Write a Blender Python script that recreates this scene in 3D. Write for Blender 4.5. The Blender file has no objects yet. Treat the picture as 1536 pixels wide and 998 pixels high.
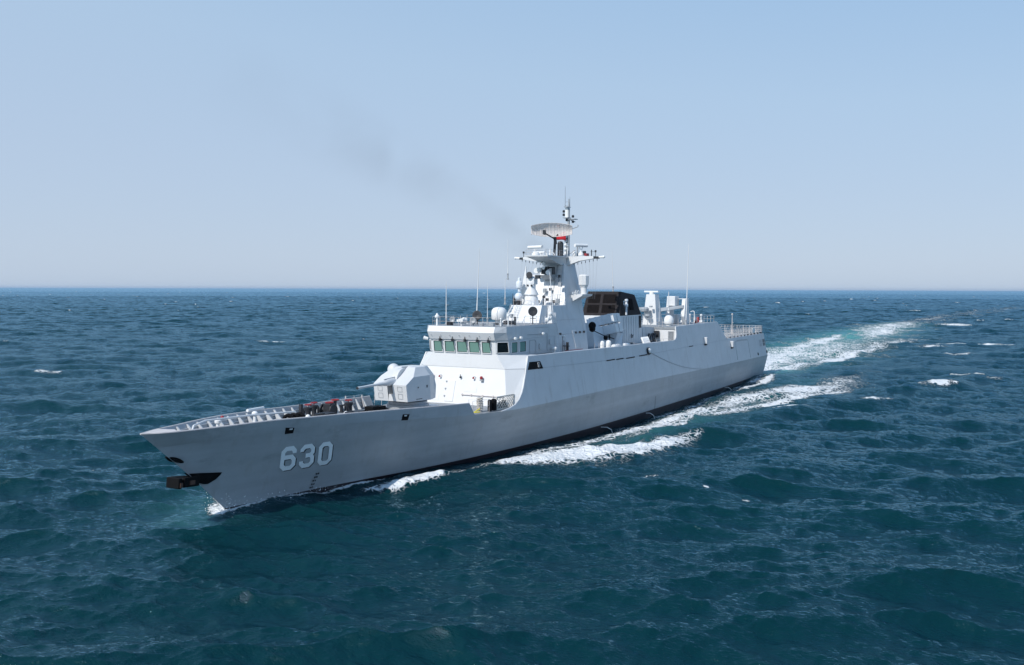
import bpy, bmesh, math, random
import numpy as np
from mathutils import Vector, Matrix
R_ = math.radians
sc = bpy.context.scene
random.seed(7)

# ------------------------------------------------------------------ camera, sky, sun, exposure
CAM = (151.50618, 41.23383, 13.36225); YAW = R_(208.495893); PITCH = R_(2.6705); ROLL = .0033
cd = bpy.data.cameras.new("camera"); cam = bpy.data.objects.new("camera", cd)
sc.collection.objects.link(cam); sc.camera = cam
cd.sensor_width = 36.0; cd.lens = 1400 / 1536 * 36; cd.clip_start = .5; cd.clip_end = 120000
fw = Vector((math.cos(YAW)*math.cos(PITCH), math.sin(YAW)*math.cos(PITCH), -math.sin(PITCH)))
rt = Vector((math.sin(YAW), -math.cos(YAW), 0)); up = rt.cross(fw)
rt2 = rt*math.cos(ROLL) + up*math.sin(ROLL); up2 = -rt*math.sin(ROLL) + up*math.cos(ROLL)
m = Matrix((rt2, up2, -fw)).transposed().to_4x4(); m.translation = CAM; cam.matrix_world = m

SUN_AZ, SUN_EL = -13.0, 43.0           # azimuth from the bow towards port
w = bpy.data.worlds.new("World"); sc.world = w; w.use_nodes = True
nt = w.node_tree; bg = nt.nodes["Background"]
sky = nt.nodes.new("ShaderNodeTexSky"); sky.sky_type = 'NISHITA'; sky.sun_disc = False
sky.sun_elevation = R_(SUN_EL); sky.sun_rotation = R_(90 - SUN_AZ)
sky.altitude = 0; sky.air_density = 1.0; sky.dust_density = .6; sky.ozone_density = 2.5
# hazy summer air: the physical sky seen through a pale veil that thickens towards the horizon
tcw = nt.nodes.new('ShaderNodeTexCoord'); sxw = nt.nodes.new('ShaderNodeSeparateXYZ'); nt.links.new(tcw.outputs['Generated'], sxw.inputs[0])
rp = nt.nodes.new('ShaderNodeValToRGB'); dtw = nt.nodes.new('ShaderNodeVectorMath'); dtw.operation = 'DOT_PRODUCT'; dtw.inputs[1].default_value = (-.477, .879, 0); nt.links.new(tcw.outputs['Generated'], dtw.inputs[0])
maw = nt.nodes.new('ShaderNodeMath'); maw.operation = 'MULTIPLY_ADD'; maw.inputs[1].default_value = .45; maw.inputs[2].default_value = .92; nt.links.new(dtw.outputs['Value'], maw.inputs[0])
muw = nt.nodes.new('ShaderNodeMath'); muw.operation = 'MULTIPLY'; nt.links.new(maw.outputs[0], muw.inputs[0]); nt.links.new(sxw.outputs[2], muw.inputs[1]); nt.links.new(muw.outputs[0], rp.inputs[0]); cr = rp.color_ramp
SKYC = [(0.0,(.500,.612,.775)),(.03,(.502,.612,.778)),(.10,(.480,.605,.785)),(.20,(.445,.605,.805)),(.32,(.365,.555,.800)),(.6,(.19,.40,.70)),(1.,(.11,.28,.58))]
for i, (p_, c_) in enumerate(SKYC):
    e = cr.elements[i] if i < 2 else cr.elements.new(p_)
    e.position = p_; e.color = (*c_, 1)
BGS = .12
scl = nt.nodes.new('ShaderNodeMix'); scl.data_type = 'RGBA'; scl.blend_type = 'MULTIPLY'; scl.inputs[0].default_value = 1; scl.inputs[7].default_value = (1/BGS,)*3+(1,)
nt.links.new(rp.outputs[0], scl.inputs[6])
mxw = nt.nodes.new('ShaderNodeMix'); mxw.data_type = 'RGBA'; mxw.inputs[0].default_value = .88
nt.links.new(sky.outputs[0], mxw.inputs[6]); nt.links.new(scl.outputs[2], mxw.inputs[7])
nt.links.new(mxw.outputs[2], bg.inputs[0]); bg.inputs[1].default_value = BGS
sl = bpy.data.lights.new("sun", 'SUN'); sl.energy = 3.9; sl.angle = R_(.5); sl.color = (1, .96, .9)
so = bpy.data.objects.new("sun", sl); sc.collection.objects.link(so)
sd = Vector((math.cos(R_(SUN_AZ))*math.cos(R_(SUN_EL)), math.sin(R_(SUN_AZ))*math.cos(R_(SUN_EL)), math.sin(R_(SUN_EL))))
so.rotation_euler = sd.to_track_quat('Z', 'Y').to_euler()
sc.view_settings.view_transform = 'Standard'; sc.view_settings.look = 'None'
sc.view_settings.exposure = 0.0; sc.view_settings.gamma = 1
sc.cycles.use_denoising = True
sc.cycles.max_bounces = 6; sc.cycles.volume_bounces = 0
sc.cycles.volume_step_rate = 1.0; sc.cycles.volume_max_steps = 96

# ------------------------------------------------------------------ node helpers
def N(t, kind, **kw):
    n = t.nodes.new(kind)
    for k, v in kw.items(): setattr(n, k, v)
    return n
def mat(name, col, rough=.5, metal=0., noise=.05, scale=3., streak=0., bump=0., streakcol=(.12,.10,.08), spec=.5, seams=False):
    m = bpy.data.materials.new(name); m.use_nodes = True; t = m.node_tree
    b = t.nodes["Principled BSDF"]; b.inputs['Roughness'].default_value = rough; b.inputs['Metallic'].default_value = metal
    b.inputs['Specular IOR Level'].default_value = spec
    tc = N(t, 'ShaderNodeTexCoord')
    n1 = N(t, 'ShaderNodeTexNoise'); n1.inputs['Scale'].default_value = scale; n1.inputs['Detail'].default_value = 6
    t.links.new(tc.outputs['Object'], n1.inputs['Vector'])
    mr = N(t, 'ShaderNodeMapRange'); mr.inputs[1].default_value = .3; mr.inputs[2].default_value = .7
    mr.inputs[3].default_value = 1 - noise; mr.inputs[4].default_value = 1 + noise
    t.links.new(n1.outputs[0], mr.inputs[0])
    mx = N(t, 'ShaderNodeMix', data_type='RGBA', blend_type='MULTIPLY'); mx.inputs[0].default_value = 1
    mx.inputs[6].default_value = (*col, 1)
    t.links.new(mr.outputs[0], mx.inputs[7]); out = mx.outputs[2]
    if streak:
        mp = N(t, 'ShaderNodeMapping'); mp.inputs['Scale'].default_value = (1.1, 1.1, .12)
        n2 = N(t, 'ShaderNodeTexNoise'); n2.inputs['Scale'].default_value = 1.6; n2.inputs['Detail'].default_value = 8; n2.inputs['Roughness'].default_value = .65
        t.links.new(tc.outputs['Object'], mp.inputs[0]); t.links.new(mp.outputs[0], n2.inputs['Vector'])
        r2 = N(t, 'ShaderNodeMapRange'); r2.inputs[1].default_value = .54; r2.inputs[2].default_value = .8; r2.inputs[4].default_value = streak
        t.links.new(n2.outputs[0], r2.inputs[0])
        m2 = N(t, 'ShaderNodeMix', data_type='RGBA'); m2.inputs[7].default_value = (*streakcol, 1)
        t.links.new(r2.outputs[0], m2.inputs[0]); t.links.new(out, m2.inputs[6]); out = m2.outputs[2]
    t.links.new(out, b.inputs['Base Color'])
    h = None
    if bump:
        n3 = N(t, 'ShaderNodeTexNoise'); n3.inputs['Scale'].default_value = .9; n3.inputs['Detail'].default_value = 3
        t.links.new(tc.outputs['Object'], n3.inputs['Vector'])
        bp = N(t, 'ShaderNodeBump'); bp.inputs['Strength'].default_value = 1; bp.inputs['Distance'].default_value = bump
        t.links.new(n3.outputs[0], bp.inputs['Height']); t.links.new(bp.outputs[0], b.inputs['Normal'])
    return m

GREY = (.545, .56, .575)
M = {
 'upper': mat('grey_ship_paint', GREY, .45, noise=.045, scale=.6, streak=.42, bump=.02, streakcol=(.27,.24,.21)),
 'white': mat('sunlit_ship_tone', (.68, .685, .69), .45, noise=.02, scale=1.2, streak=.16, bump=.012, streakcol=(.42,.38,.33)),  # same ship grey made lighter, sunshine put into the colour
 'deck': mat('deck_paint', (.26, .28, .30), .8, noise=.15, scale=2),
 'black': mat('black_paint', (.006, .006, .007), .7, noise=.1, spec=.12),
 'dark': mat('dark_equipment', (.022, .024, .029), .5, noise=.25, scale=6),
 'soot': mat('sooty_funnel_paint', (.023, .020, .022), .7, noise=.2, scale=2, spec=.15),
 'grille': mat('funnel_grille', (.010, .0085, .009), .8, noise=.2, scale=4, spec=.05),
 'metal': mat('grey_metal', (.33, .35, .37), .4, noise=.1, scale=8),
 'gun': mat('gunhouse_paint', (.61, .615, .62), .45, noise=.03, scale=1.2, streak=.12, bump=.01, streakcol=(.4,.38,.34)),
 'wht': mat('white_plastic', (.78, .78, .77), .4, noise=.03, scale=4),
 'red': mat('red_paint', (.30, .02, .025), .5, noise=.1, scale=8),
 'yellow': mat('yellow_paint', (.7, .6, .08), .5),
 'num': mat('light_number_paint', (.92, .94, .95), .5, noise=.03, scale=3),
 'numsh': mat('black_number_paint', (.008, .009, .012), .6),
 'rope': mat('pale_netting', (.62, .58, .52), .8, noise=.2, scale=10),
 'mesh': mat('radar_grid_metal', (.62, .57, .54), .5, noise=.1, scale=6),
 'rail': mat('white_rail_paint', (.60, .55, .53), .5, noise=.1, scale=5),
 'blue': mat('blue_grey_canister', (.66, .70, .74), .45, noise=.05, scale=1.5, streak=.12, streakcol=(.2,.2,.2)),
 'flag': mat('red_cloth', (.5, .01, .02), .8, noise=.1),
 'brown': mat('rusty_metal', (.09, .045, .03), .8, noise=.3, scale=5),
}
# bridge glass
g = bpy.data.materials.new('tinted_glass'); g.use_nodes = True; b = g.node_tree.nodes['Principled BSDF']
b.inputs['Base Color'].default_value = (.15, .27, .23, 1); b.inputs['Roughness'].default_value = .06; b.inputs['IOR'].default_value = 1.6
M['glass'] = g
g = g.copy(); g.name = 'dark_glass'; g.node_tree.nodes['Principled BSDF'].inputs['Base Color'].default_value = (.008, .012, .014, 1); M['glassdark'] = g

# hull paint: grey above the boot topping, black/red below, stains of its own
def hull_material():
    m = M['upper'].copy(); m.name = 'hull_paint'; t = m.node_tree; b = t.nodes['Principled BSDF']
    src = b.inputs['Base Color'].links[0].from_socket
    tc = [n for n in t.nodes if n.type == 'TEX_COORD'][0]
    for n in t.nodes:
        if n.type == 'MIX' and n.blend_type == 'MULTIPLY': n.inputs[6].default_value = (.385, .405, .425, 1)
    # horizontal plating tone: long faint strakes
    mp = N(t, 'ShaderNodeMapping'); mp.inputs['Scale'].default_value = (.035, .02, 1.4)
    nz = N(t, 'ShaderNodeTexNoise'); nz.inputs['Scale'].default_value = 1.; nz.inputs['Detail'].default_value = 5
    t.links.new(tc.outputs['Object'], mp.inputs[0]); t.links.new(mp.outputs[0], nz.inputs['Vector'])
    r = N(t, 'ShaderNodeMapRange'); r.inputs[1].default_value = .3; r.inputs[2].default_value = .7; r.inputs[3].default_value = .9; r.inputs[4].default_value = 1.1
    t.links.new(nz.outputs[0], r.inputs[0])
    mx = N(t, 'ShaderNodeMix', data_type='RGBA', blend_type='MULTIPLY'); mx.inputs[0].default_value = 1
    t.links.new(src, mx.inputs[6]); t.links.new(r.outputs[0], mx.inputs[7])
    # scuffs: small dark smears amidships
    mp2 = N(t, 'ShaderNodeMapping'); mp2.inputs['Scale'].default_value = (.22, .2, .55)
    n2 = N(t, 'ShaderNodeTexNoise'); n2.inputs['Scale'].default_value = 1.3; n2.inputs['Detail'].default_value = 10; n2.inputs['Roughness'].default_value = .75
    t.links.new(tc.outputs['Object'], mp2.inputs[0]); t.links.new(mp2.outputs[0], n2.inputs['Vector'])
    r2 = N(t, 'ShaderNodeMapRange'); r2.inputs[1].default_value = .57; r2.inputs[2].default_value = .78; r2.inputs[4].default_value = .75
    t.links.new(n2.outputs[0], r2.inputs[0])
    m2 = N(t, 'ShaderNodeMix', data_type='RGBA'); m2.inputs[7].default_value = (.14, .15, .16, 1)
    t.links.new(r2.outputs[0], m2.inputs[0]); t.links.new(mx.outputs[2], m2.inputs[6])
    # salt haze and rub marks, lighter than the paint
    mp3 = N(t, 'ShaderNodeMapping'); mp3.inputs['Scale'].default_value = (.12, .1, .3); mp3.inputs['Location'].default_value = (7, 3, 1)
    n4 = N(t, 'ShaderNodeTexNoise'); n4.inputs['Scale'].default_value = 1.2; n4.inputs['Detail'].default_value = 9; n4.inputs['Roughness'].default_value = .7
    t.links.new(tc.outputs['Object'], mp3.inputs[0]); t.links.new(mp3.outputs[0], n4.inputs['Vector'])
    r4 = N(t, 'ShaderNodeMapRange'); r4.inputs[1].default_value = .5; r4.inputs[2].default_value = .75; r4.inputs[4].default_value = .45
    t.links.new(n4.outputs[0], r4.inputs[0])
    m4 = N(t, 'ShaderNodeMix', data_type='RGBA'); m4.inputs[7].default_value = (.56, .57, .57, 1)
    t.links.new(r4.outputs[0], m4.inputs[0]); t.links.new(m2.outputs[2], m4.inputs[6]); m2 = m4
    # boot topping follows the painted waterline
    sx = N(t, 'ShaderNodeSeparateXYZ'); t.links.new(tc.outputs['Object'], sx.inputs[0])
    fx = N(t, 'ShaderNodeMath', operation='MULTIPLY_ADD'); fx.inputs[1].default_value = .0035; fx.inputs[2].default_value = -.12
    t.links.new(sx.outputs[0], fx.inputs[0])
    lt = N(t, 'ShaderNodeMath', operation='LESS_THAN'); t.links.new(sx.outputs[2], lt.inputs[0]); t.links.new(fx.outputs[0], lt.inputs[1])
    m3 = N(t, 'ShaderNodeMix', data_type='RGBA'); m3.inputs[7].default_value = (.022, .012, .016, 1)
    t.links.new(lt.outputs[0], m3.inputs[0]); t.links.new(m2.outputs[2], m3.inputs[6]); t.links.new(m3.outputs[2], b.inputs['Base Color'])
    return m
M['hull'] = hull_material()

# ------------------------------------------------------------------ mesh helpers
class MB:
    def __init__(s): s.bm = bmesh.new()
    def face(s, pts):
        vs = [s.bm.verts.new(p) for p in pts]; s.bm.faces.new(vs); return s
    def hexa(s, bot, top):
        """bot, top: equal-length rings of points (counter-clockwise seen from above)"""
        b_ = [s.bm.verts.new(p) for p in bot]; t_ = [s.bm.verts.new(p) for p in top]; n = len(b_)
        s.bm.faces.new(b_[::-1]); s.bm.faces.new(t_)
        for i in range(n): s.bm.faces.new((b_[i], b_[(i+1) % n], t_[(i+1) % n], t_[i]))
        return s
    def rings(s, rs, cap=True):
        V = [[s.bm.verts.new(p) for p in r] for r in rs]; n = len(V[0])
        for a, b_ in zip(V, V[1:]):
            for i in range(n): s.bm.faces.new((a[i], a[(i+1) % n], b_[(i+1) % n], b_[i]))
        if cap: s.bm.faces.new(V[0][::-1]); s.bm.faces.new(V[-1])
        return s
    def box(s, x0, x1, y0, y1, z0, z1):
        return s.hexa([(x0,y0,z0),(x1,y0,z0),(x1,y1,z0),(x0,y1,z0)], [(x0,y0,z1),(x1,y0,z1),(x1,y1,z1),(x0,y1,z1)])
    def obox(s, c, ax, hs):
        """box at c with axes ax (3 vectors) and half sizes"""
        c = Vector(c); a = [Vector(v).normalized()*h for v, h in zip(ax, hs)]
        f = lambda i, j, k: c + a[0]*i + a[1]*j + a[2]*k
        return s.hexa([f(-1,-1,-1), f(1,-1,-1), f(1,1,-1), f(-1,1,-1)], [f(-1,-1,1), f(1,-1,1), f(1,1,1), f(-1,1,1)])
    def rod(s, a, b_, r, r2=None, n=8):
        a = Vector(a); b_ = Vector(b_); r2 = r if r2 is None else r2
        d = (b_-a).normalized(); u = d.orthogonal().normalized(); v = d.cross(u)
        rg = lambda c, rr: [c + (u*math.cos(2*math.pi*i/n) + v*math.sin(2*math.pi*i/n))*rr for i in range(n)]
        return s.rings([rg(a, r), rg(b_, r2)])
    def path(s, pts, r, n=6):
        for a, b_ in zip(pts, pts[1:]): s.rod(a, b_, r, n=n)
        return s
    def lathe(s, c, prof, ax=(0,0,1), n=20):
        c = Vector(c); d = Vector(ax).normalized(); u = d.orthogonal().normalized(); v = d.cross(u)
        return s.rings([[c + d*h + (u*math.cos(2*math.pi*i/n) + v*math.sin(2*math.pi*i/n))*max(r, .003) for i in range(n)] for r, h in prof])
    def sphere(s, c, r, n=14, sq=1.):
        return s.lathe(c, [(r*math.sin(math.pi*i/n), -r*sq*math.cos(math.pi*i/n)) for i in range(n+1)], n=n)
    def ring(s, c, R, r, ax=(0,0,1), n=18):
        c = Vector(c); d = Vector(ax).normalized(); u = d.orthogonal().normalized(); v = d.cross(u)
        P = [c + (u*math.cos(2*math.pi*i/n) + v*math.sin(2*math.pi*i/n))*R for i in range(n+1)]
        return s.path(P, r, 5)
    def build(s, name, m, parent=None, smooth=False, label=None, fix=True):
        if fix: bmesh.ops.recalc_face_normals(s.bm, faces=s.bm.faces)
        me = bpy.data.meshes.new(name); s.bm.to_mesh(me); s.bm.free()
        me.materials.append(M[m] if isinstance(m, str) else m)
        if smooth:
            me.polygons.foreach_set('use_smooth', [True]*len(me.polygons))
            me.set_sharp_from_angle(angle=R_(40))
        o = bpy.data.objects.new(name, me); sc.collection.objects.link(o)
        if parent: o.parent = parent
        if label: o['label'] = label
        return o
def bevel(o, wdt=.03, seg=2):
    md = o.modifiers.new('bevel', 'BEVEL'); md.width = wdt; md.segments = seg; md.limit_method = 'ANGLE'; md.angle_limit = R_(25)
    return o
def tag(o, label, cat, group=None):
    o['label'] = label; o['category'] = cat
    if group: o['group'] = group
    return o
Y = lambda pts: [(x, -y, z) for x, y, z in pts][::-1]

# ------------------------------------------------------------------ hull lines (x forward from the transom, y to port, z up)
LV = {
 'keel': [(104,0,-3.6),(95,.8,-3.6),(78,2.2,-3.6),(50,3.2,-3.6),(25,2.8,-3.4),(0,1.8,-2.6)],
 'm1':[(109.6,0,-1.5),(106,.35,-1.5),(100,1.1,-1.5),(95,2.1,-1.5),(88,3.4,-1.5),(78,4.6,-1.5),(68,5.3,-1.5),(50,5.6,-1.5),(25,5.4,-1.5),(0,4.6,-1.5)],
 'wl':[(111.05,0,0),(108,.42,0),(104.3,.95,0),(100.4,1.75,0),(95.7,2.85,0),(88,4.05,0),(78,5.05,0),(68,5.6,0),(55,5.8,0),(30,5.8,0),(0,5.25,0)],
 'mid':[(113.5,0,2.3),(110,.85,2.3),(106,1.75,2.3),(101,2.62,2.3),(96,3.45,2.15),(88,4.6,1.9),(78,5.4,1.8),(68,5.9,1.8),(55,6.03,1.75),(30,6.0,1.6),(0,5.55,1.45)],
 'kn':[(116.2,0,4.6),(113,1.12,4.68),(110,1.82,4.68),(106,2.5,4.62),(101,3.25,4.42),(95,4.22,4.0),(90,4.85,3.72),(84,5.75,3.62),(78,6.02,3.62),(68,6.2,3.6),(55,6.2,3.5),(30,6.2,3.2),(0,5.8,2.87)],
 'ra':[(117.27,0,5.5),(116.25,.6,5.46),(115.4,.89,5.45),(114,1.22,5.44),(111.6,1.8,5.44),(110,2.08,5.43),(106.3,2.68,5.3),(101,3.3,5.08),(95.9,4.15,4.85),(91,4.75,4.65),(88,5.1,4.55)],
}
def pchip(x, X, Yv):
    h = np.diff(X); dl = np.diff(Yv)/h; n = len(X); d = np.zeros(n)
    for i in range(1, n-1):
        if dl[i-1]*dl[i] > 0:
            w1 = 2*h[i]+h[i-1]; w2 = h[i]+2*h[i-1]; d[i] = (w1+w2)/(w1/dl[i-1]+w2/dl[i])
    d[0] = dl[0]; d[-1] = dl[-1]
    i = int(np.clip(np.searchsorted(X, x)-1, 0, n-2)); t = np.clip((x-X[i])/h[i], 0, 1)
    return ((2*t**3-3*t**2+1)*Yv[i] + (t**3-2*t**2+t)*h[i]*d[i] + (-2*t**3+3*t**2)*Yv[i+1] + (t**3-t**2)*h[i]*d[i+1])
def cur(k, x):
    a = np.array(LV[k])[::-1]
    return float(pchip(x, a[:,0], a[:,1])), float(pchip(x, a[:,0], a[:,2]))
LEAN = .17
def ysurf(x, z):
    pts = [cur(k, x)[::-1] for k in ('m1','wl','mid','kn')]
    zk, yk = pts[-1]
    pts.append(cur('ra', x)[::-1] if x > 88 else (zk+6, yk-6*LEAN))
    a = np.array(pts); return float(np.interp(z, a[:,0], a[:,1]))
def onhull(x, z, off=.03): return (x, ysurf(x, z)+off, z)

ship = bpy.data.objects.new('warship', None); sc.collection.objects.link(ship)
tag(ship, 'grey warship numbered 630 under way on open sea with gun on foredeck', 'warship')

def lofted_hull():
    mb = MB(); bm = mb.bm; n = 130; keys = ['keel','m1','wl','mid','kn']
    G = {}
    for s in (1, -1):
        for j, k in enumerate(keys):
            xm = LV[k][0][0]
            for i in range(n+1):
                u = i/n; u = 1-(1-u)**1.25
                x = xm*u; y, z = cur(k, x)
                if i == n: y = 0
                rake = {'keel':1.2,'m1':.6,'wl':.25,'mid':.0,'kn':-.3}[k] * (1-u)**6
                if i == n and s == -1: G[(s,j,i)] = G[(1,j,i)]
                else: G[(s,j,i)] = bm.verts.new((x+rake, s*y, z))
    for s in (1, -1):
        for j in range(len(keys)-1):
            for i in range(n):
                q = [G[(s,j,i)], G[(s,j,i+1)], G[(s,j+1,i+1)], G[(s,j+1,i)]]
                q = list(dict.fromkeys(q))
                if len(q) > 2: bm.faces.new(q)
    for j in range(len(keys)-1): bm.faces.new([G[(1,j,0)], G[(1,j+1,0)], G[(-1,j+1,0)], G[(-1,j,0)]])
    for i in range(n):                                             # deck lid just inside
        q = list(dict.fromkeys([G[(1,4,i)], G[(1,4,i+1)], G[(-1,4,i+1)], G[(-1,4,i)]]))
        if len(q) > 2: bm.faces.new(q)
        q = list(dict.fromkeys([G[(1,0,i)], G[(1,0,i+1)], G[(-1,0,i+1)], G[(-1,0,i)]]))
        if len(q) > 2: bm.faces.new(q)
    o = mb.build('hull', 'hull', ship, smooth=True)
    return o
hull = lofted_hull()

def wall_sheet(cols, thick=.12, name='bulwark', m='upper', parent=hull, smooth=True):
    """cols: list of (bottom, top) for port; makes both sides with thickness inwards"""
    mb = MB(); bm = mb.bm
    for s in (1, -1):
        outer = []; inner = []
        for pts in cols:
            outer.append([bm.verts.new((x, s*y, z)) for x, y, z in pts])
            inner.append([bm.verts.new((x, s*max(y-thick, 0.), z)) for x, y, z in pts])
        K = len(cols[0])
        for a, b_, c, d in zip(outer, outer[1:], inner, inner[1:]):
            for k in range(K-1):
                bm.faces.new((a[k], b_[k], b_[k+1], a[k+1])); bm.faces.new((c[k], c[k+1], d[k+1], d[k]))
            bm.faces.new((a[K-1], b_[K-1], d[K-1], c[K-1]))
        for e in (0, -1):
            for k in range(K-1): bm.faces.new((outer[e][k], outer[e][k+1], inner[e][k+1], inner[e][k]))
    return mb.build(name, m, parent, smooth=smooth)
# forward bulwark
cols = []
nb = 60
for i in range(nb+1):
    u = i/nb
    xk = 90.35 + (116.2-90.35)*u; xr = 91.0 + (117.27-91.0)*u
    yk, zk = cur('kn', xk); yr, zr = cur('ra', xr)
    if i == nb: yk = yr = 0
    cols.append([(xk, yk+.004, zk), ((xk+xr)/2, (yk+yr)/2+.004, (zk+zr)/2), (xr, yr+.004, zr)])
wall_sheet(cols, .1, 'bulwark', 'hull')
# rail cap of the bulwark, painted pale
mb = MB()
for s in (1, -1):
    pts = [Vector((91.0+(117.27-91.0)*i/nb, 0, 0)) for i in range(nb+1)]
    P = []
    for i, p in enumerate(pts):
        yr, zr = cur('ra', p.x)
        if i == nb: yr = 0
        P.append((p.x, s*max(yr-.05, 0), zr+.02))
    mb.path(P, .05, 6)
# solid breasthook at the stem head
mb.hexa([(117.25,0,5.44),(115.5,.82,5.4),(115.0,0,5.4),(115.5,-.82,5.4)], [(117.27,0,5.53),(115.5,.86,5.5),(115.0,0,5.48),(115.5,-.86,5.5)])
mb.build('rail_cap', 'rail', hull)
# stanchions (ribs) inside the bulwark
mb = MB()
for s in (1, -1):
    for i in range(24):
        x = 92.3 + i*.98
        yr, zr = cur('ra', x); yk, zk = cur('kn', x)
        mb.hexa([(x-.04,s*(yk-.75),zk-.05),(x+.04,s*(yk-.75),zk-.05),(x+.04,s*(yk-.1),zk-.05),(x-.04,s*(yk-.1),zk-.05)],
                [(x-.04,s*(yr-.22),zr-.04),(x+.04,s*(yr-.22),zr-.04),(x+.04,s*(yr-.1),zr-.04),(x-.04,s*(yr-.1),zr-.04)])
    for zf in (.35, .65):
        P = []
        for i in range(30):
            x = 91.5 + i*.82; yr, zr = cur('ra', x); yk, zk = cur('kn', x)
            P.append((x, s*(yk+(yr-yk)*zf-.14), zk+(zr-zk)*zf))
        mb.path(P, .035, 4)
mb.build('bulwark_rib', 'upper', hull)
# foredeck
mb = MB(); bm = mb.bm
xs = np.linspace(82, 116.0, 60); pv = []
for x in xs:
    y, z = cur('kn', x); pv.append((bm.verts.new((x, max(y-.1, .01), z+.012)), bm.verts.new((x, 0, z+.08)), bm.verts.new((x, -max(y-.1, .01), z+.012))))
for a, b_ in zip(pv, pv[1:]):
    bm.faces.new((a[0], b_[0], b_[1], a[1])); bm.faces.new((a[1], b_[1], b_[2], a[2]))
mb.build('foredeck', 'deck', ship)

# upper side plating: knuckle to the upper deck edge, with the swept forward edge and the step aft
TOP = [(87.0,3.64),(86.0,3.78),(85.2,3.98),(84.5,4.35),(84.0,4.8),(83.6,5.3),(83.3,5.8),(83.0,6.3),(82.8,6.7),(82.45,7.25),(82.2,7.72),
       (75,7.68),(66,7.56),(55,7.44),(46,7.33),(45.1,7.4),(44.7,7.6),(44.45,7.95),(44.3,8.4),(44.2,8.92),(36,8.97),(27,9.0),(26.4,8.9),(23.3,6.62),(22.8,6.5),(0.1,6.36)]
def ztop(x):
    a = np.array(TOP)[::-1]; return float(np.interp(x, a[:,0], a[:,1]))
xs = sorted(set([t[0] for t in TOP] + list(np.linspace(0.1, 82, 60)) + list(np.linspace(82.2, 87, 24)) + list(np.linspace(44.2, 45.2, 8))))
cols = []
for x in xs:
    y, zk = cur('kn', x); zt = max(ztop(x), zk+.02); r = -.3*(max(0, 1-x/117))**6 if x < 8 else 0
    cols.append([(x + r*(1-k/4) + (.0 if x > 1 else .25*k/4), y - LEAN*(zt-zk)*k/4, zk+(zt-zk)*k/4) for k in range(5)])
side = wall_sheet(cols, .14, 'upper_side_plating', 'upper', ship)
# pale edge strip along the plating top
mb = MB()
for s in (1, -1):
    P = [(x, s*(cur('kn', x)[0]-LEAN*(z-cur('kn', x)[1])-.06), z+.01) for x, z in TOP]
    mb.path(P[:21], .045, 5); mb.path(P[20:], .03, 5)
mb.build('edge_strip', 'white', side)
# seam along the middle of the plating (weld line with a few open scupper slots)
for s in (1, -1):
    mb = MB()
    for x0 in np.arange(.5, 81, 2.):
        z = lambda x: float(np.interp(x, [0, 22, 60, 82], [6.33, 6.45, 6.24, 6.66]))
        x1 = x0+2
        if 22 < x0 or s:
            if x0 > 21.5: mb.path([(x0, s*(ysurf(x0, z(x0))+.004), z(x0)), (x1, s*(ysurf(x1, z(x1))+.004), z(x1))], .016, 4)
    for x0, x1 in ((66.6,64.5),(64.1,62.2),(61.4,59),(57.6,55.2),(40.3,38.8)):
        ms = MB(); xm = (x0+x1)/2; zz = float(np.interp(xm, [0, 22, 60, 82], [6.33, 6.45, 6.24, 6.66]))
        ms.box(x1, x0, s*ysurf(xm, zz)-.06, s*ysurf(xm, zz)+.035, zz-.05, zz+.05); ms.build('scupper_slot', 'black', side)
    mb.build('weld_seam', 'metal', side)

# transom closure above the knuckle, aft deck, main decks
mb = MB()
mb.face([(-.3,5.78,2.87),(-.3,-5.78,2.87),(.35,-5.15,6.34),(.35,5.15,6.34)]); mb.build('transom_plate', 'upper', side)
mb = MB(); mb.hexa([(.2,-5.1,6.1),(26,-5.5,6.2),(26,5.5,6.2),(.2,5.1,6.1)], [(.2,-5.1,6.33),(26,-5.5,6.45),(26,5.5,6.45),(.2,5.1,6.33)]); mb.build('aft_deck', 'deck', ship)
mb = MB(); mb.hexa([(26.2,-5.1,8.6),(44.2,-5.15,8.6),(44.2,5.15,8.6),(26.2,5.1,8.6)], [(26.2,-5.1,8.9),(44.2,-5.15,8.87),(44.2,5.15,8.87),(26.2,5.1,8.9)]); mb.build('hangar_roof_deck', 'deck', ship)
mb = MB(); mb.hexa([(44,-5.35,6.9),(82,-4.9,7.2),(82,4.9,7.2),(44,5.35,6.9)], [(44,-5.35,7.12),(82,-4.9,7.5),(82,4.9,7.5),(44,5.35,7.12)]); mb.build('main_deck', 'deck', ship)
# white forward and after faces of the hangar block
mb = MB(); mb.hexa([(43.6,-5.3,6.9),(44.15,-5.3,6.9),(44.15,5.3,6.9),(43.6,5.3,6.9)], [(43.6,-5.05,8.86),(44.1,-5.05,8.86),(44.1,5.05,8.86),(43.6,5.05,8.86)])
hg = mb.build('hangar_bulkhead', 'white', ship)
mb = MB(); mb.box(25.9, 26.3, -5.1, 5.1, 6.4, 8.88); mb.build('hangar_door_wall', 'white', ship)
mb = MB()
for k in range(8): mb.box(44.13, 44.24, 4.3, 4.95, 7.15+k*.16, 7.24+k*.16)
mb.build('louvre', 'metal', hg)

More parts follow.
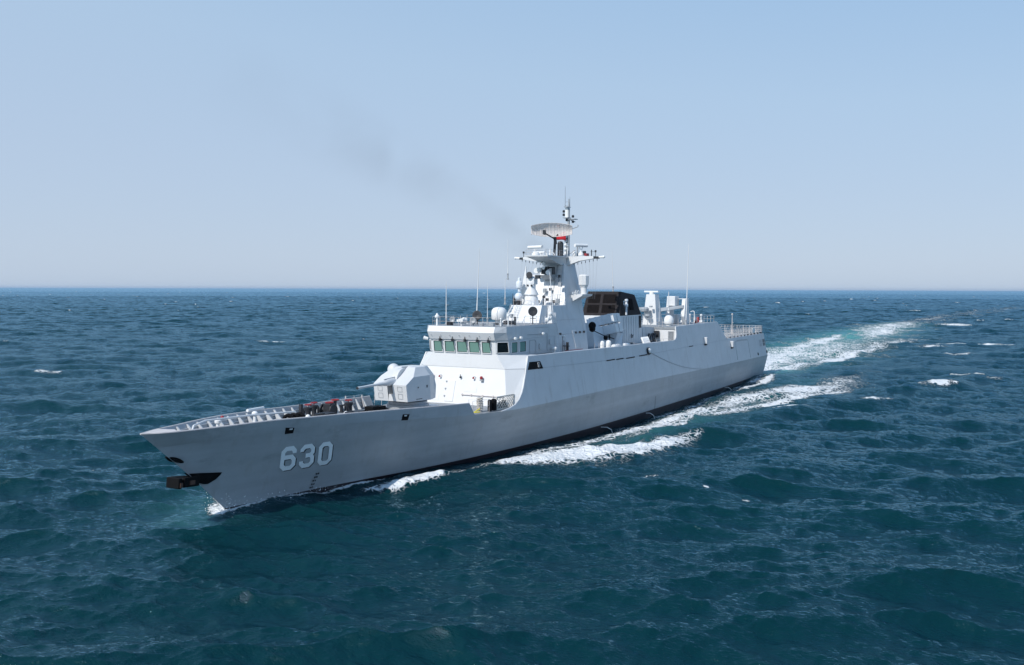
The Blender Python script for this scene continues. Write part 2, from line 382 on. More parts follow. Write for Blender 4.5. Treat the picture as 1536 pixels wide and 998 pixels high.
# ------------------------------------------------------------------ hull details
def stroke(pts, wdt, closed):
    """offset polygon strip of a poly line; returns list of quads in 2D"""
    P = [Vector(p) for p in pts]; n = len(P); L = []; Rr = []
    for i in range(n):
        a = P[(i-1) % n] if (closed or i > 0) else None; b_ = P[(i+1) % n] if (closed or i < n-1) else None
        d1 = (P[i]-a).normalized() if a is not None else None; d2 = (b_-P[i]).normalized() if b_ is not None else None
        d1 = d1 or d2; d2 = d2 or d1
        n1 = Vector((-d1.y, d1.x)); n2 = Vector((-d2.y, d2.x)); mm = (n1+n2).normalized(); k = wdt/2/max(.4, mm.dot(n1))
        L.append(P[i]+mm*k); Rr.append(P[i]-mm*k)
    q = []
    for i in range(n if closed else n-1):
        j = (i+1) % n; m_ = 3
        for t in range(m_):
            f = lambda A, B, u: A+(B-A)*u
            q.append([f(L[i],L[j],t/m_), f(L[i],L[j],(t+1)/m_), f(Rr[i],Rr[j],(t+1)/m_), f(Rr[i],Rr[j],t/m_)])
    return q
DIG = {
 '6': [([(1,1.17),(1,1.36),(.78,1.6),(.24,1.6),(0,1.36),(0,.24),(.24,0),(.76,0),(1,.24),(1,.66),(.78,.9),(.08,.9)], False)],
 '3': [([(0,1.2),(0,1.36),(.24,1.6),(.76,1.6),(1,1.36),(1,1.06),(.8,.84),(.36,.84)], False), ([(.8,.86),(1,.62),(1,.24),(.76,0),(.24,0),(0,.24),(0,.42)], False)],
 '0': [([(0,.24),(0,1.36),(.24,1.6),(.76,1.6),(1,1.36),(1,.24),(.76,0),(.24,0)], True)],
 '5': [([(1,1.6),(0,1.6),(0,.9),(.76,.9),(1,.7),(1,.24),(.76,0),(0,0)], False)],
 '8': [([(0,.24),(0,1.36),(.24,1.6),(.76,1.6),(1,1.36),(1,.24),(.76,0),(.24,0)], True), ([(0,.8),(1,.8)], False)],
 '4': [([(1,.5),(0,.5),(.7,1.6),(.7,0)], False)],
 '2': [([(0,1.3),(.24,1.6),(.76,1.6),(1,1.36),(1,1.0),(0,0),(1,0)], False)],
}
def digit(mb, ch, x0, z0, wdt, hgt, slant, th, off, side=1, dx=0, dz=0):
    for pts, cl in DIG[ch]:
        sx = wdt-th; sz = (hgt-th)/1.6
        pp = [(p[0]*sx+th/2, p[1]*sz+th/2) for p in pts]
        for qd in stroke(pp, th, cl):
            P = []
            for v in qd:
                x = x0 - (v.x - slant*v.y) + dx if side == 1 else x0 - wdt*3.6 + v.x + slant*v.y + dx
                z = z0 + v.y + dz
                P.append((x, side*(ysurf(x, z)+off), z))
            mb.face(P)
def hull_number(side):
    for ch, x0, z0 in (('6',108.02,2.02),('3',106.6,1.98),('0',105.14,1.93)):
        if side == -1: x0 = {'6':105.14+3.6*1.12,'3':106.6+3.6*1.12,'0':108.02+3.6*1.12}[ch]
        a = MB(); b_ = MB(); digit(b_, ch, x0, z0, 1.13, 1.58, .17*side, .29, .022, side, dx=-.1*side, dz=-.05)
        digit(a, ch, x0, z0, 1.13, 1.58, .17*side, .29, .035, side)
        a.build('hull_number', 'num', hull, fix=False); b_.build('hull_number_shadow', 'numsh', hull, fix=False)
hull_number(1)
for i, t in enumerate(('50','52','54','56','58')):
    a = MB()
    for j, ch in enumerate(t): digit(a, ch, 104.98-j*.16-.02*i, .36+i*.235, .13, .12, .2, .035, .02)
    a.build('draft_mark', 'numsh', hull, fix=False)
a = MB()
for k in range(12): a.box(52.75+.02*k, 52.95+.02*k, ysurf(52.8, .1+k*.12)-.02, ysurf(52.8, .1+k*.12)+.02, .1+k*.12, .14+k*.12)
a.build('draft_mark', 'numsh', hull, fix=False)

def hull_patch(pts, off, m, name, parent=hull, n=1, both=True, depth=.05):
    """thin plate following the side plating; pts are (x, z)"""
    for s in ((1, -1) if both else (1,)):
        mb = MB()
        outr = [(x, s*(ysurf(x, z)+off), z) for x, z in pts]; inn = [(x, s*(ysurf(x, z)-depth), z) for x, z in pts]
        mb.rings([inn, outr]); o = mb.build(name, m, parent)
    return o
h1 = hull_patch([(108.42,4.88),(107.74,4.8),(107.74,4.45),(108.36,4.46)], .02, 'black', 'hawse_opening')
h2 = hull_patch([(98.31,4.62),(97.66,4.56),(97.78,4.16),(98.42,4.2)], .02, 'black', 'hawse_opening')
for x0, z0 in ((108.02,4.7),(98.08,4.46)):
    hull_patch([(x0+.09,z0),(x0-.12,z0-.01),(x0-.12,z0+.08),(x0+.09,z0+.09)], .06, 'white', 'hawse_roller')
hull_patch([(82.15,7.24),(80.35,7.2),(80.0,6.56),(82.6,6.62)], .03, 'black', 'torpedo_port', side)
mb = MB()
for k in range(2):
    xx = 80.75; z = 6.74+k*.22
    P = [(xx+.12,z),(xx-.16,z),(xx-.16,z+.15),(xx+.12,z+.15),(xx+.12,z)]
    mb.path([(x_, ysurf(x_, z_)+.06, z_) for x_, z_ in P], .02, 4)
mb.build('port_frame', 'white', side)
# anchor recess wrapped round the stem, anchor housed at its forward end
mb = MB()
def stemx(z): return float(np.interp(z, [0, 2.3, 4.6, 5.5], [111.05, 113.5, 116.2, 117.27]))
for s in (1, -1):
    rows = []
    for u in np.linspace(0, 1, 7):
        xt = stemx(2.86) - u*(stemx(2.86)-112.0) + .03*(1-u); zt = 2.86-.26*u
        zb = np.interp(u, [0, .45, .93, 1], [2.2, 1.98, 2.27, 2.45]); xb = min(stemx(zb)+.03, xt)
        xb = xb if u == 0 else (stemx(2.3)-u*(stemx(2.3)-112.05))
        rows.append([(xt, s*(ysurf(xt, zt)+.035), zt), (xb, s*(ysurf(xb, zb)+.035), zb)])
    for p, q in zip(rows, rows[1:]): mb.face([p[0], q[0], q[1], p[1]])
mb.build('anchor_recess', 'black', hull)
mb = MB()
mb.obox((114.3,.05,2.42), [(1,.05,.1),(0,1,0),(-.1,0,1)], (.62,.38,.2))
mb.obox((115.15,.1,2.5), [(1,0,.1),(0,1,0),(-.1,0,1)], (.13,.5,.3))
mb.obox((114.3,-.45,2.42), [(1,-.3,.1),(.3,1,0),(-.1,0,1)], (.5,.12,.26))
mb.obox((114.3,.48,2.45), [(1,.12,.1),(-.12,1,0),(-.1,0,1)], (.62,.10,.28))
an = bevel(mb.build('anchor', 'black', hull), .05)
mb = MB(); mb.obox((114.3,.60,2.42), [(1,.12,.1),(-.12,1,0),(-.1,0,1)], (.2,.03,.12)); mb.build('anchor_bolster', 'brown', an); mb = MB(); mb.obox((115.1,.61,2.4), [(1,0,.1),(0,1,0),(-.1,0,1)], (.09,.03,.13))
mb.build('anchor_bolster', 'brown', an)
ell = [(115.08+.42*math.cos(t_)*.93+.1*math.sin(t_), 3.78+.42*math.cos(t_)*.33+.17*math.sin(t_)) for t_ in np.linspace(0, 2*math.pi, 20, endpoint=False)]
ell = [(min(x, stemx(z)+.05), z) for x, z in ell]
hull_patch(ell, .05, 'black', 'bow_fairlead')
# stern: side door outline, fender brackets, louvres, stern ports
mb = MB()
P = [(18.9,5.95),(11.4,5.86),(11.2,3.15),(19.1,3.3)]
mb.path([onhull(x, z, .01) for x, z in ((19.0,3.3),(18.9,5.95),(11.4,5.86),(11.2,3.15))], .03, 4)
mb.build('boat_bay_door', 'metal', side)
hull_patch([(17.9,6.12),(12.0,6.0),(12.0,5.82),(17.9,5.94)], .05, 'metal', 'door_rail', side, both=False)
for x, z in ((33.6,6.8),(21.3,5.72)):
    mb = MB(); y = ysurf(x, z); mb.box(x-.35, x+.35, y-.1, y+.42, z-.42, z+.42); bevel(mb.build('side_bracket', 'upper', side), .04)
    mb = MB(); mb.box(x-.25, x+.45, y-.05, y+.3, z-.62, z-.44); mb.build('bracket_painted_shadow', 'dark', side)  # dark block stands in for the shadow under the bracket
for x in (3.4, 1.1):
    for zz in (5.02, 4.44):
        hull_patch([(x+.75,zz+.48),(x-.75,zz+.47),(x-.75,zz),(x+.75,zz)], .012, 'metal' if x > 2 else 'dark', 'vent_louvre', side, both=False)
    mb = MB()
    for k in range(7):
        z = 4.5+k*.16
        mb.path([onhull(x+.78, z, .03), onhull(x-.78, z, .03)], .022, 4)
    mb.build('louvre_slat', 'upper', side)
for x in (6.1, -.0):
    hull_patch([(x+.35,3.62),(x-.3,3.6),(x-.35,3.2),(x+.3,3.22)], .02, 'black', 'stern_port', side, both=False)
mb = MB(); c = Vector(onhull(54.8, 6.62, .06)); mb.lathe(c, [(0,-.05),(.42,-.05),(.42,.12),(.32,.14),(.0,.10)], ax=(0,1,.17), n=20); mb.build('discharge_port', 'dark', side, smooth=True)
mb = MB(); mb.lathe(c+Vector((0,.1,.06)), [(.27,0),(.25,.1),(.1,.18),(0,.2)], ax=(0,1,.17), n=16); mb.build('port_cover', 'wht', side, smooth=True)
mb = MB(); P = []
for i in range(25):
    u = i/24; x = 54.3+(35.5-54.3)*u; z = 6.45+(3.25-6.45)*u - .55*math.sin(math.pi*u); P.append(onhull(x, z, .04))
mb.path(P, .022, 4); mb.build('mooring_line', 'metal', side)
# bilge discharge hoses near the waterline
for x in (67.5, 55.5, 24.5):
    mb = MB(); mb.path([(x, ysurf(x,-.1), -.12), (x-.1, 6.2, -.1), (x-.3, 6.55, -.35), (x-.4, 6.7, -.85)], .035, 5)
    mb.build('discharge_spout', 'wht', hull)

# ------------------------------------------------------------------ forward superstructure
mb = MB()
def ringy(z, pts): return [(x, y, z) for x, y in pts] + [(x, -y, z) for x, y in pts][::-1]
r0 = [(60,5.2),(86.4,5.12),(87.0,4.95)]
mb.rings([[ (80,-5.5,3.5),(84.4,-5.5,3.5),(85.1,-4.7,3.5),(85.1,4.7,3.5),(84.4,5.5,3.5),(80,5.5,3.5)],
          [ (80,-5.2,6.72),(82.85,-5.2,6.72),(84.14,-4.0,6.72),(84.14,4.0,6.72),(82.85,5.2,6.72),(80,5.2,6.72)],
          [ (80,-5.03,7.72),(82.1,-5.03,7.72),(84.11,-3.14,7.93),(84.11,3.14,7.93),(82.1,5.03,7.72),(80,5.03,7.72)]])
front = mb.build('lower_superstructure', 'white', ship)
mb = MB(); mb.path([(82.87,5.2,6.73),(84.15,4.0,6.73),(84.15,-4.0,6.73),(82.87,-5.2,6.73)], .012, 4); mb.build('weld_seam', 'metal', front)
def FX(z): return 84.14 + (6.72-z)/(6.72-3.5)*.96
nrm = Vector((1, 0, .81)).normalized()
def front_plate(mb, y0, y1, z0, z1, t, e=.0):
    a, b_ = FX(z0), FX(z1)
    mb.hexa([(a-.1,y0,z0),(a+t,y0,z0),(a+t,y1,z0),(a-.1,y1,z0)], [(b_-.1,y0,z1),(b_+t,y0,z1),(b_+t,y1,z1),(b_-.1,y1,z1)])
mb = MB(); front_plate(mb, -1.4, -.55, 3.85, 5.6, .05); dr = bevel(mb.build('weathertight_door', 'white', front), .04)
for z in (4.3, 4.9, 5.5):
    mb = MB(); mb.box(FX(z)+.04, FX(z)+.12, -1.47, -1.36, z-.06, z+.06)
    mb.build('door_hinge', 'metal', dr)
for y, big in ((-2.87,1),(-2.12,0),(1.24,0),(2.02,1)):
    z = 5.9; x = FX(z)
    mb = MB()
    if big: mb.lathe((x+.22,y,z+.05), [(0,-.12),(.11,-.1),(.14,0),(.1,.12),(0,.15)], n=12)
    else: mb.lathe((x+.22,y,z), [(0,-.07),(.075,-.06),(.09,0),(.06,.08),(0,.1)], n=10)
    mb.build('alarm_lamp', 'red', front, smooth=True)
    mb = MB()
    if big: mb.box(x, x+.3, y-.12, y+.14, z-.2, z-.08)
    else: mb.path([(x, y+.12, z+.02),(x+.12, y+.1, z+.12),(x+.22, y, z+.1)], .025, 5)
    mb.build('lamp_bracket', 'metal', front)
mb = MB(); z = 5.92; x = FX(z); mb.lathe((x+.15,-.07,z-.08), [(.08,0),(.1,.1),(.03,.16),(.03,.3)], n=8); mb.build('floodlight', 'dark', front)
mb = MB(); mb.rod((FX(4.5)+.1,.25,4.5), (FX(4.5)+.1,4.3,4.5), .035); None
for y in (.3,1.2,2.3,3.3,4.2): mb.box(FX(4.5)-.05, FX(4.5)+.14, y-.04, y+.04, 4.43, 4.57)
mb.build('handrail', 'rail', front)
for y0, y1, z0, z1 in ((.4,1.6,4.75,5.2),(-2.6,-2.0,3.9,4.3)):
    mb = MB(); front_plate(mb, y0, y1, z0, z1, .02); mb.build('access_panel', 'white', front)

# bridge
def bridge_ring(x, half, xo, yo, z, xb=74.2): return [(xb,-yo,z),(xo,-yo,z),(x,-half,z),(x,half,z),(xo,yo,z),(xb,yo,z)]
mb = MB()
mb.rings([bridge_ring(83.9,3.1,82.9,3.9,7.6), bridge_ring(84.12,3.14,83.15,3.93,7.93), bridge_ring(84.24,3.18,83.35,3.93,9.08)])
mb.rings([bridge_ring(84.42,3.2,83.45,3.95,9.09), bridge_ring(84.74,3.26,83.75,3.94,9.72), bridge_ring(84.5,3.26,83.7,3.9,10.2)])
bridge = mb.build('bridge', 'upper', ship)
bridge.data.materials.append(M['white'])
for p in bridge.data.polygons:                                  # paler colour paints sunlight onto the forward faces
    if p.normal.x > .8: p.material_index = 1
mb = MB(); mb.hexa([(74.2,-3.85,10.2),(83.62,-3.85,10.2),(84.42,-3.2,10.2),(84.42,3.2,10.2),(83.62,3.85,10.2),(74.2,3.85,10.2)], [(74.2,-3.85,10.215),(83.62,-3.85,10.215),(84.42,-3.2,10.215),(84.42,3.2,10.215),(83.62,3.85,10.215),(74.2,3.85,10.215)])
mb.build('bridge_roof', 'deck', ship)
def window(A, B, C, D, nrm_, glass='glass'):
    """A bottom-left, B bottom-right, C top-right, D top-left (seen from outside)"""
    A, B, C, D = map(Vector, (A, B, C, D)); n = Vector(nrm_).normalized(); cen = (A+B+C+D)/4
    mb = MB(); ins = lambda p, k: p+(cen-p)*k*.8
    sh = lambda p: p
    O = [A, B, C, D]; I = [ins(p, .13) for p in O]
    for i in range(4):
        j = (i+1) % 4
        q = [O[i], O[j], I[j], I[i]]
        mb.hexa([p-n*.03 for p in q], [p+n*.09 for p in q])
    f = bevel(mb.build('window_frame', 'white', bridge), .015)
    mb = MB(); G_ = I; I = [ins(p, .22) for p in O]
    for i in range(4):
        j = (i+1) % 4; q = [G_[i], G_[j], I[j], I[i]]; mb.hexa([p-n*.03 for p in q], [p+n*.03 for p in q])
    mb.build('window_dark_edge', 'black', f)  # black ring gives each window dark inner edges
    mb = MB(); mb.hexa([p-n*.05 for p in I], [p+n*.018 for p in I]); mb.build('pane', glass, f)
    return f
fx = lambda z: 84.12 + (z-7.92)/(9.08-7.92)*.12
for y0, y1 in ((-2.96,-2.02),(-1.84,-.78),(-.63,.46),(.58,1.67),(1.84,2.74)):
    za, zb = 7.96, 8.98
    window((fx(za),y0,za),(fx(za),y1,za),(fx(zb),y1-.02,zb),(fx(zb),y0-.02,zb),(1,0,-.1))
    mb = MB(); yw = y1-.12                                        # wiper arm with its motor box
    mb.box(84.3, 84.62, yw-.07, yw+.07, 8.95, 9.13); mb.rod((84.42,yw,9.0),(84.3,yw+.12,8.2),.022); mb.rod((84.6,yw,9.05),(84.5,yw+.03,9.4),.03)
    mb.build('wiper', 'dark', bridge)
e0 = Vector((84.12,3.14,7.92)); e1 = Vector((83.15,3.93,7.92)); t0_ = Vector((84.24,3.18,9.08)); t1_ = Vector((83.35,3.93,9.08))
L = lambda a_, b_, u: a_+(b_-a_)*u
q0 = lambda u, v: L(L(e0,e1,u), L(t0_,t1_,u), v)
window(q0(.04,.08), q0(.96,.08), q0(.94,.9), q0(.06,.9), (.64,.76,-.1), 'glassdark')
for x0, x1 in ((83.0,81.85),(81.55,80.3)):
    window((x0,3.93,7.95),(x1,3.93,7.95),(x1,3.93,8.92),(x0,3.93,8.92),(0,1,0))
for x0, x1 in ((83.0,81.85),(81.55,80.3)):
    window((x1,-3.93,7.95),(x0,-3.93,7.95),(x0,-3.93,8.92),(x1,-3.93,8.92),(0,-1,0))
q0s = lambda u, v: Vector((q0(u,v).x, -q0(u,v).y, q0(u,v).z))
window(q0s(.96,.08), q0s(.04,.08), q0s(.06,.9), q0s(.94,.9), (.64,-.76,-.1), 'glassdark')
mb = MB(); mb.path([(79.6,3.95,8.9),(78.6,3.95,8.9),(78.4,3.95,8.7),(78.4,3.95,7.8)], .018, 4); mb.path([(79.6,3.95,8.9),(79.6,3.95,7.8)], .018, 4); mb.build('side_door', 'metal', bridge)
for x, y, z in ((82.6,4.1,9.2),(81.6,4.1,9.22),(77.3,4.05,9.4)):
    mb = MB(); mb.lathe((x,y-.15,z), [(.05,0),(.05,.15),(.13,.17),(.13,.4),(0,.42)], ax=(.4,1,0), n=10); mb.build('floodlight', 'wht', bridge, smooth=True)
mb = MB(); mb.rod((84.2,-3.55,9.05),(84.35,-3.9,9.15),.12,.16); mb.rod((82.9,4.0,9.2),(81.4,4.0,9.2),.03); mb.build('side_lamp', 'wht', bridge)
mb = MB()
for y in (-2.95,-2.0,-1.1,-.15,.85,1.8,2.8): mb.rod((84.55,y,9.42),(84.68,y,9.44),.03)
mb.build('visor_bolt', 'metal', bridge)

def railing(mb, pts, h=1., levels=3, r=.018, post=1.2, wire=.012):
    for a, b_ in zip(pts, pts[1:]):
        a = Vector(a); b_ = Vector(b_); n = max(1, round((b_-a).length/post))
        for i in range(n+1):
            p = a+(b_-a)*i/n; mb.rod(p, p+Vector((0,0,h)), r, n=5)
        for k in range(levels):
            d = Vector((0,0,h*(k+1)/levels)); mb.rod(a+d, b_+d, wire, n=4)
    return mb
mb = MB(); railing(mb, [(76.5,3.6,10.2),(83.4,3.6,10.2),(84.0,3.0,10.2),(84.0,-3.0,10.2),(83.4,-3.6,10.2),(76.5,-3.6,10.2)], .75, 2, .018)
mb.build('roof_railing', 'rail', ship)
# equipment along the bridge roof
def whip(x, y, z0, z1, r=.045, dx=0, dy=0, base=.6):
    mb = MB(); a = Vector((x,y,z0)); b_ = Vector((x+dx,y+dy,z1))
    mb.rod(a, a+(b_-a)*.28, r*1.35, r*1.1, 8); mb.rod(a+(b_-a)*.28, b_, r, r*.45, 6)
    o = mb.build('whip_antenna', 'white', ship, smooth=True)
    mb = MB(); mb.lathe(a-Vector((0,0,.02)), [(.11,0),(.11,.12),(.07,.2),(.07,.5),(.1,.52),(.1,.6),(.05,.64)], n=10); mb.build('antenna_base', 'metal', o)
whip(82.0,-3.1,10.2,14.0,.05); whip(80.0,-1.2,10.2,16.95,.05,-.25,.15); whip(80.1,0,10.2,13.9,.035); whip(74.0,-1.6,11.9,14.3,.04)
whip(51.6,.2,13.1,18.0,.035,.2,-.1); whip(36.5,4.0,8.9,19.1,.06,-.8,0); whip(70.2,-3.4,14.3,18.3,.035); whip(44,3.1,8.9,12.0,.04)
mb = MB(); mb.lathe((78.2,.1,10.2), [(.3,0),(.3,.35),(.62,.4),(.68,.5),(.70,.95),(.66,1.25),(.5,1.44),(.25,1.52),(0,1.54)], n=28); mb.build('satcom_dome', 'wht', ship, smooth=True)
mb = MB(); mb.rod((84.0,-2.75,10.2),(84.0,-2.75,10.9),.1); mb.lathe((84.0,-2.75,10.85), [(.09,0),(.2,.05),(.2,.2),(.1,.28),(.07,.4),(0,.42)], n=14); mb.build('pelorus', 'wht', ship, smooth=True)
def searchlight(x, y, z, ax, r=.28, m='wht', h=.55):
    mb = MB(); mb.rod((x,y,z),(x,y,z+h),.05); mb.lathe((x,y,z+h+r*.6), [(0,-r*.8),(r*.7,-r*.7),(r,-.05),(r,.22),(r*.9,.23),(0,.1)], ax=ax, n=16); mb.rod((x,y-.3,z+h*.6),(x,y+.3,z+h*.6),.03)
    o = mb.build('searchlight', m, ship, smooth=True); return o
searchlight(82.9,-1.85,10.2,(1,.3,.1),.24,'metal',.35); searchlight(83.3,.45,10.2,(1,.3,.1),.26,'metal',.3); searchlight(83.3,-.35,10.2,(.7,-.6,.1),.22,'wht',.35)
searchlight(80.6,-.75,10.2,(1,.4,.2),.42,'dark',.55)
searchlight(77.0,2.9,10.2,(1,.6,.2),.42,'dark',.9)
mb = MB(); mb.box(83.2,83.8,-.9,-.3,10.55,10.75); mb.rod((83.5,-.6,10.2),(83.5,-.6,10.6),.08); mb.rod((83.5,-1.0,10.7),(83.7,-.2,10.85),.05); mb.build('pedestal_optic', 'wht', ship)
mb = MB(); mb.box(79.6,80.3,.6,1.2,10.2,10.35); mb.box(78.6,79.2,1.1,1.9,10.2,10.55); mb.rod((79.8,2.6,10.2),(79.8,2.6,10.95),.09); mb.box(83.0,83.4,-2.2,-1.8,10.2,10.5); mb.build('roof_locker', 'dark', ship)
mb = MB()
for x, y in ((83.2,1.2),(82.5,1.7),(83.2,2.3),(81.6,2.2)): mb.box(x-.14,x+.14,y-.14,y+.14,10.2,10.45)
mb.build('vent_box', 'metal', ship)
mb = MB(); mb.lathe((81.4,2.8,10.2), [(.05,0),(.05,.8),(.12,.82),(.12,.95),(0,1.02)], n=10); mb.lathe((82.6,2.75,10.2), [(.05,0),(.05,.55),(.1,.6),(.0,.75)], n=10); mb.build('signal_lamp', 'wht', ship, smooth=True)

# upper deckhouse (sloping white front)
mb = MB()
mb.rings([[(70,-1.95,10.2),(74.0,-1.95,10.2),(74.0,2.0,10.2),(70,2.0,10.2)],
          [(70,-1.55,11.82),(72.75,-1.55,11.82),(72.9,1.75,11.82),(70,1.75,11.82)]])
uh = mb.build('upper_deckhouse', 'white', ship)
def ladder(mb, a, b_, wdt=.4, axis=(0,1,0), step=.28, r=.02):
    a = Vector(a); b_ = Vector(b_); d = Vector(axis).normalized()*wdt/2
    mb.rod(a-d, b_-d, r, n=5); mb.rod(a+d, b_+d, r, n=5); n = int((b_-a).length/step)
    for i in range(1, n):
        p = a+(b_-a)*i/n; mb.rod(p-d, p+d, r*.8, n=4)
mb = MB(); ladder(mb, (74.1,-.65,10.2), (73.0,-.65,11.95), .42); ladder(mb, (74.1,-1.5,10.2), (73.0,-1.5,11.95), .1); mb.build('ladder', 'metal', uh)
mb = MB(); mb.box(73.1,73.4,.7,.95,11.1,11.35); mb.box(73.5,73.8,-1.2,-1.0,10.7,11.0); mb.build('wall_fitting', 'metal', uh)

# tower base (aft deckhouse under the mast)
TY = lambda z: 3.3-.265*(z-7.5)
TBK = lambda z: float(np.interp(z, [7.2,9.4,11.7,13.1,16.7], [65.7,64.95,64.6,64.2,64.0]))
mb = MB()
mb.rings([[(TBK(z),-TY(z),z),(xf,-TY(z),z),(xf,TY(z),z),(TBK(z),TY(z),z)] for z, xf in ((7.2,73.6),(9.4,72.7),(11.8,71.75))])
tb = mb.build('tower_base', 'upper', ship)
# mast tower
mb = MB()
mb.rings([[(TBK(z),-TY(z)+.003,z),(xf,-TY(z)+.003,z),(xf,TY(z)-.003,z),(TBK(z),TY(z)-.003,z)] for z, xf in ((11.79,68.55),(13.1,68.05),(16.0,66.6),(16.5,66.55))])
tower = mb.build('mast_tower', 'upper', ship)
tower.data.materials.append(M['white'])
for p in tower.data.polygons:  # forward faces get the lighter tone, sun put into their colour
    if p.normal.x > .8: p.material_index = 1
mb = MB(); mb.hexa([(62.6,-1.6,7.2),(65.6,-2.6,7.2),(65.6,2.6,7.2),(62.6,1.6,7.2)], [(63.9,-1.6,11.6),(64.9,-1.7,11.6),(64.9,1.7,11.6),(63.9,1.6,11.6)]); mb.build('tower_after_wall', 'upper', tower)
mb = MB(); ladder(mb, (68.5,1.1,11.9), (66.9,.75,15.6), .4); ladder(mb, (68.45,.2,11.9), (67.6,.2,13.9), .35); railing(mb, [(70.4,1.9,11.82),(70.4,-.2,11.82)], 1.0, 3); railing(mb, [(70.4,1.9,11.82),(68.8,1.9,11.82)], 1., 3, post=.6)
mb.build('ladder', 'rail', tower)
mb = MB()
for x, y, z in ((69.4,.6,12.3),(69.2,1.2,12.1),(68.3,.4,13.3),(67.9,1.2,14.6),(69.8,-.2,12.1)): mb.box(x-.1,x+.15,y-.1,y+.12,z-.1,z+.18)
mb.rod((69.7,.35,11.8),(69.7,.35,12.6),.04); mb.sphere((69.7,.35,12.6),.16)
mb.build('wall_fitting', 'dark', tower)
# forward platform with its wedge underside, deep blue-grey
mb = MB()
mb.hexa([(66.3,-.95,15.75),(67.0,-.6,15.75),(67.0,.95,15.75),(66.3,1.1,15.75)], [(66.3,-1.15,16.52),(70.6,-1.15,16.52),(70.6,1.0,16.52),(66.3,1.15,16.52)])
mb.box(64.0,70.7,-1.3,1.25,16.52,16.64)
plat = mb.build('radar_platform', 'upper', tower)
# yards
for s in (1, -1):
    mb = MB()
    y0, y1 = 1.0, 3.95
    mb.hexa([(65.3,s*y0,15.72),(65.95,s*y0,15.72),(65.95,s*2.35,16.18),(65.3,s*2.35,16.18)] if s > 0 else [(65.3,-2.35,16.18),(65.95,-2.35,16.18),(65.95,-y0,15.72),(65.3,-y0,15.72)],
            [(65.3,s*y0,16.66),(65.95,s*y0,16.66),(65.95,s*2.35,16.66),(65.3,s*2.35,16.66)] if s > 0 else [(65.3,-2.35,16.66),(65.95,-2.35,16.66),(65.95,-y0,16.66),(65.3,-y0,16.66)])
    mb.hexa([(65.3,min(s*2.35,s*y1),16.18 if s>0 else 16.42),(65.95,min(s*2.35,s*y1),16.18 if s>0 else 16.42),(65.95,max(s*2.35,s*y1),16.42 if s>0 else 16.18),(65.3,max(s*2.35,s*y1),16.42 if s>0 else 16.18)],
            [(65.3,min(s*2.35,s*y1),16.66),(65.95,min(s*2.35,s*y1),16.66),(65.95,max(s*2.35,s*y1),16.66),(65.3,max(s*2.35,s*y1),16.66)])
    yard = mb.build('yard', 'white', tower)
    mb = MB()
    mb.rod((65.6,s*3.95,16.55),(65.6,s*4.5,16.55),.07); mb.rod((65.6,s*4.4,16.55),(65.7,s*4.95,16.57),.1,.13); mb.sphere((65.7,s*4.95,16.57),.15)
    mb.build('yard_tip_lamp', 'wht', yard, smooth=True)
    mb = MB()
    mb.box(65.4,65.9,min(s*4.0,s*4.4),max(s*4.0,s*4.4),16.4,16.62)
    mb.rod((65.6,s*4.05,16.6),(65.6,s*4.05,17.1),.03); mb.rod((65.6,s*4.05,17.1),(65.9,s*3.6,17.1),.015); mb.box(65.55,65.7,s*4.05-.07,s*4.05+.07,17.05,17.25)
    if s > 0: mb.rod((65.6,3.6,16.65),(65.6,3.6,17.3),.05)
    mb.build('wind_sensor', 'dark', yard)
    mb = MB()
    for k in range(7):
        y = s*(1.7+k*.42); zt = 15.98+k*.075; mb.rod((65.6,y,zt),(65.6,y,zt-.22),.035,n=5)
    mb.build('halyard_block', 'dark', yard)
    mb = MB()
    for k in range(7):
        y = s*(1.7+k*.42); zt = 15.98+k*.075; mb.rod((65.6,y,zt-.2),(65.2 if s > 0 else 67.5,s*(2.6+k*.2),12.4 if s > 0 else 11.9),.008,n=3)
    mb.build('halyard', 'metal', yard)
mb = MB(); mb.box(65.3,65.9,2.95,3.2,16.68,16.95); mb.build('warning_lamp', 'red', tower)
# pole mast
mb = MB()
mb.rod((63.4,.0,16.6),(63.3,.0,21.9),.15,.12,12)
mb.rod((63.4,-.28,16.6),(63.32,-.14,20.0),.10,.08,8)
mb.rod((63.3,0,21.9),(63.3,0,22.7),.09,.05)
mb.box(62.95,63.7,-.38,.05,21.82,21.9); mb.box(62.9,63.8,-.45,.1,20.7,20.78); mb.box(62.9,63.7,.1,.85,20.55,20.62)
mb.rod((63.3,0,20.6),(63.3,.75,20.3),.04); mb.rod((63.3,-1.15,19.75),(63.3,0,19.55),.05); mb.rod((63.3,0,19.5),(63.3,1.05,19.8),.05); mb.rod((63.3,1.05,19.8),(63.3,1.05,20.0),.05)
mb.ring((63.3,-.2,22.2),.22,.02,ax=(1,.4,0)); 
pole = mb.build('pole_mast', 'metal', tower, smooth=True)
mb = MB(); mb.rod((63.3,-.42,21.9),(63.3,-.42,24.0),.022,.012,5); mb.rod((63.3,.12,21.9),(63.3,.12,22.9),.02,.01,5); mb.build('lightning_rod', 'dark', pole)
mb = MB(); mb.box(63.05,63.45,-.35,-.05,20.8,21.75); mb.build('relay_box', 'wht', pole)
for y, z in ((-.55,21.3),(-.55,20.95),(.5,20.75),(.5,20.2),(-.2,20.4)):
    mb = MB(); mb.lathe((63.35,y,z), [(.1,0),(.13,.05),(.13,.2),(.07,.26)], n=10); mb.build('navigation_lamp', 'dark', pole)
mb = MB(); mb.box(63.2,63.45,-1.25,-1.0,19.8,20.05); mb.build('signal_light', 'red', pole)
mb = MB()
for k in range(5): mb.sphere((63.55,-.22,17.1+k*.42),.17,8)
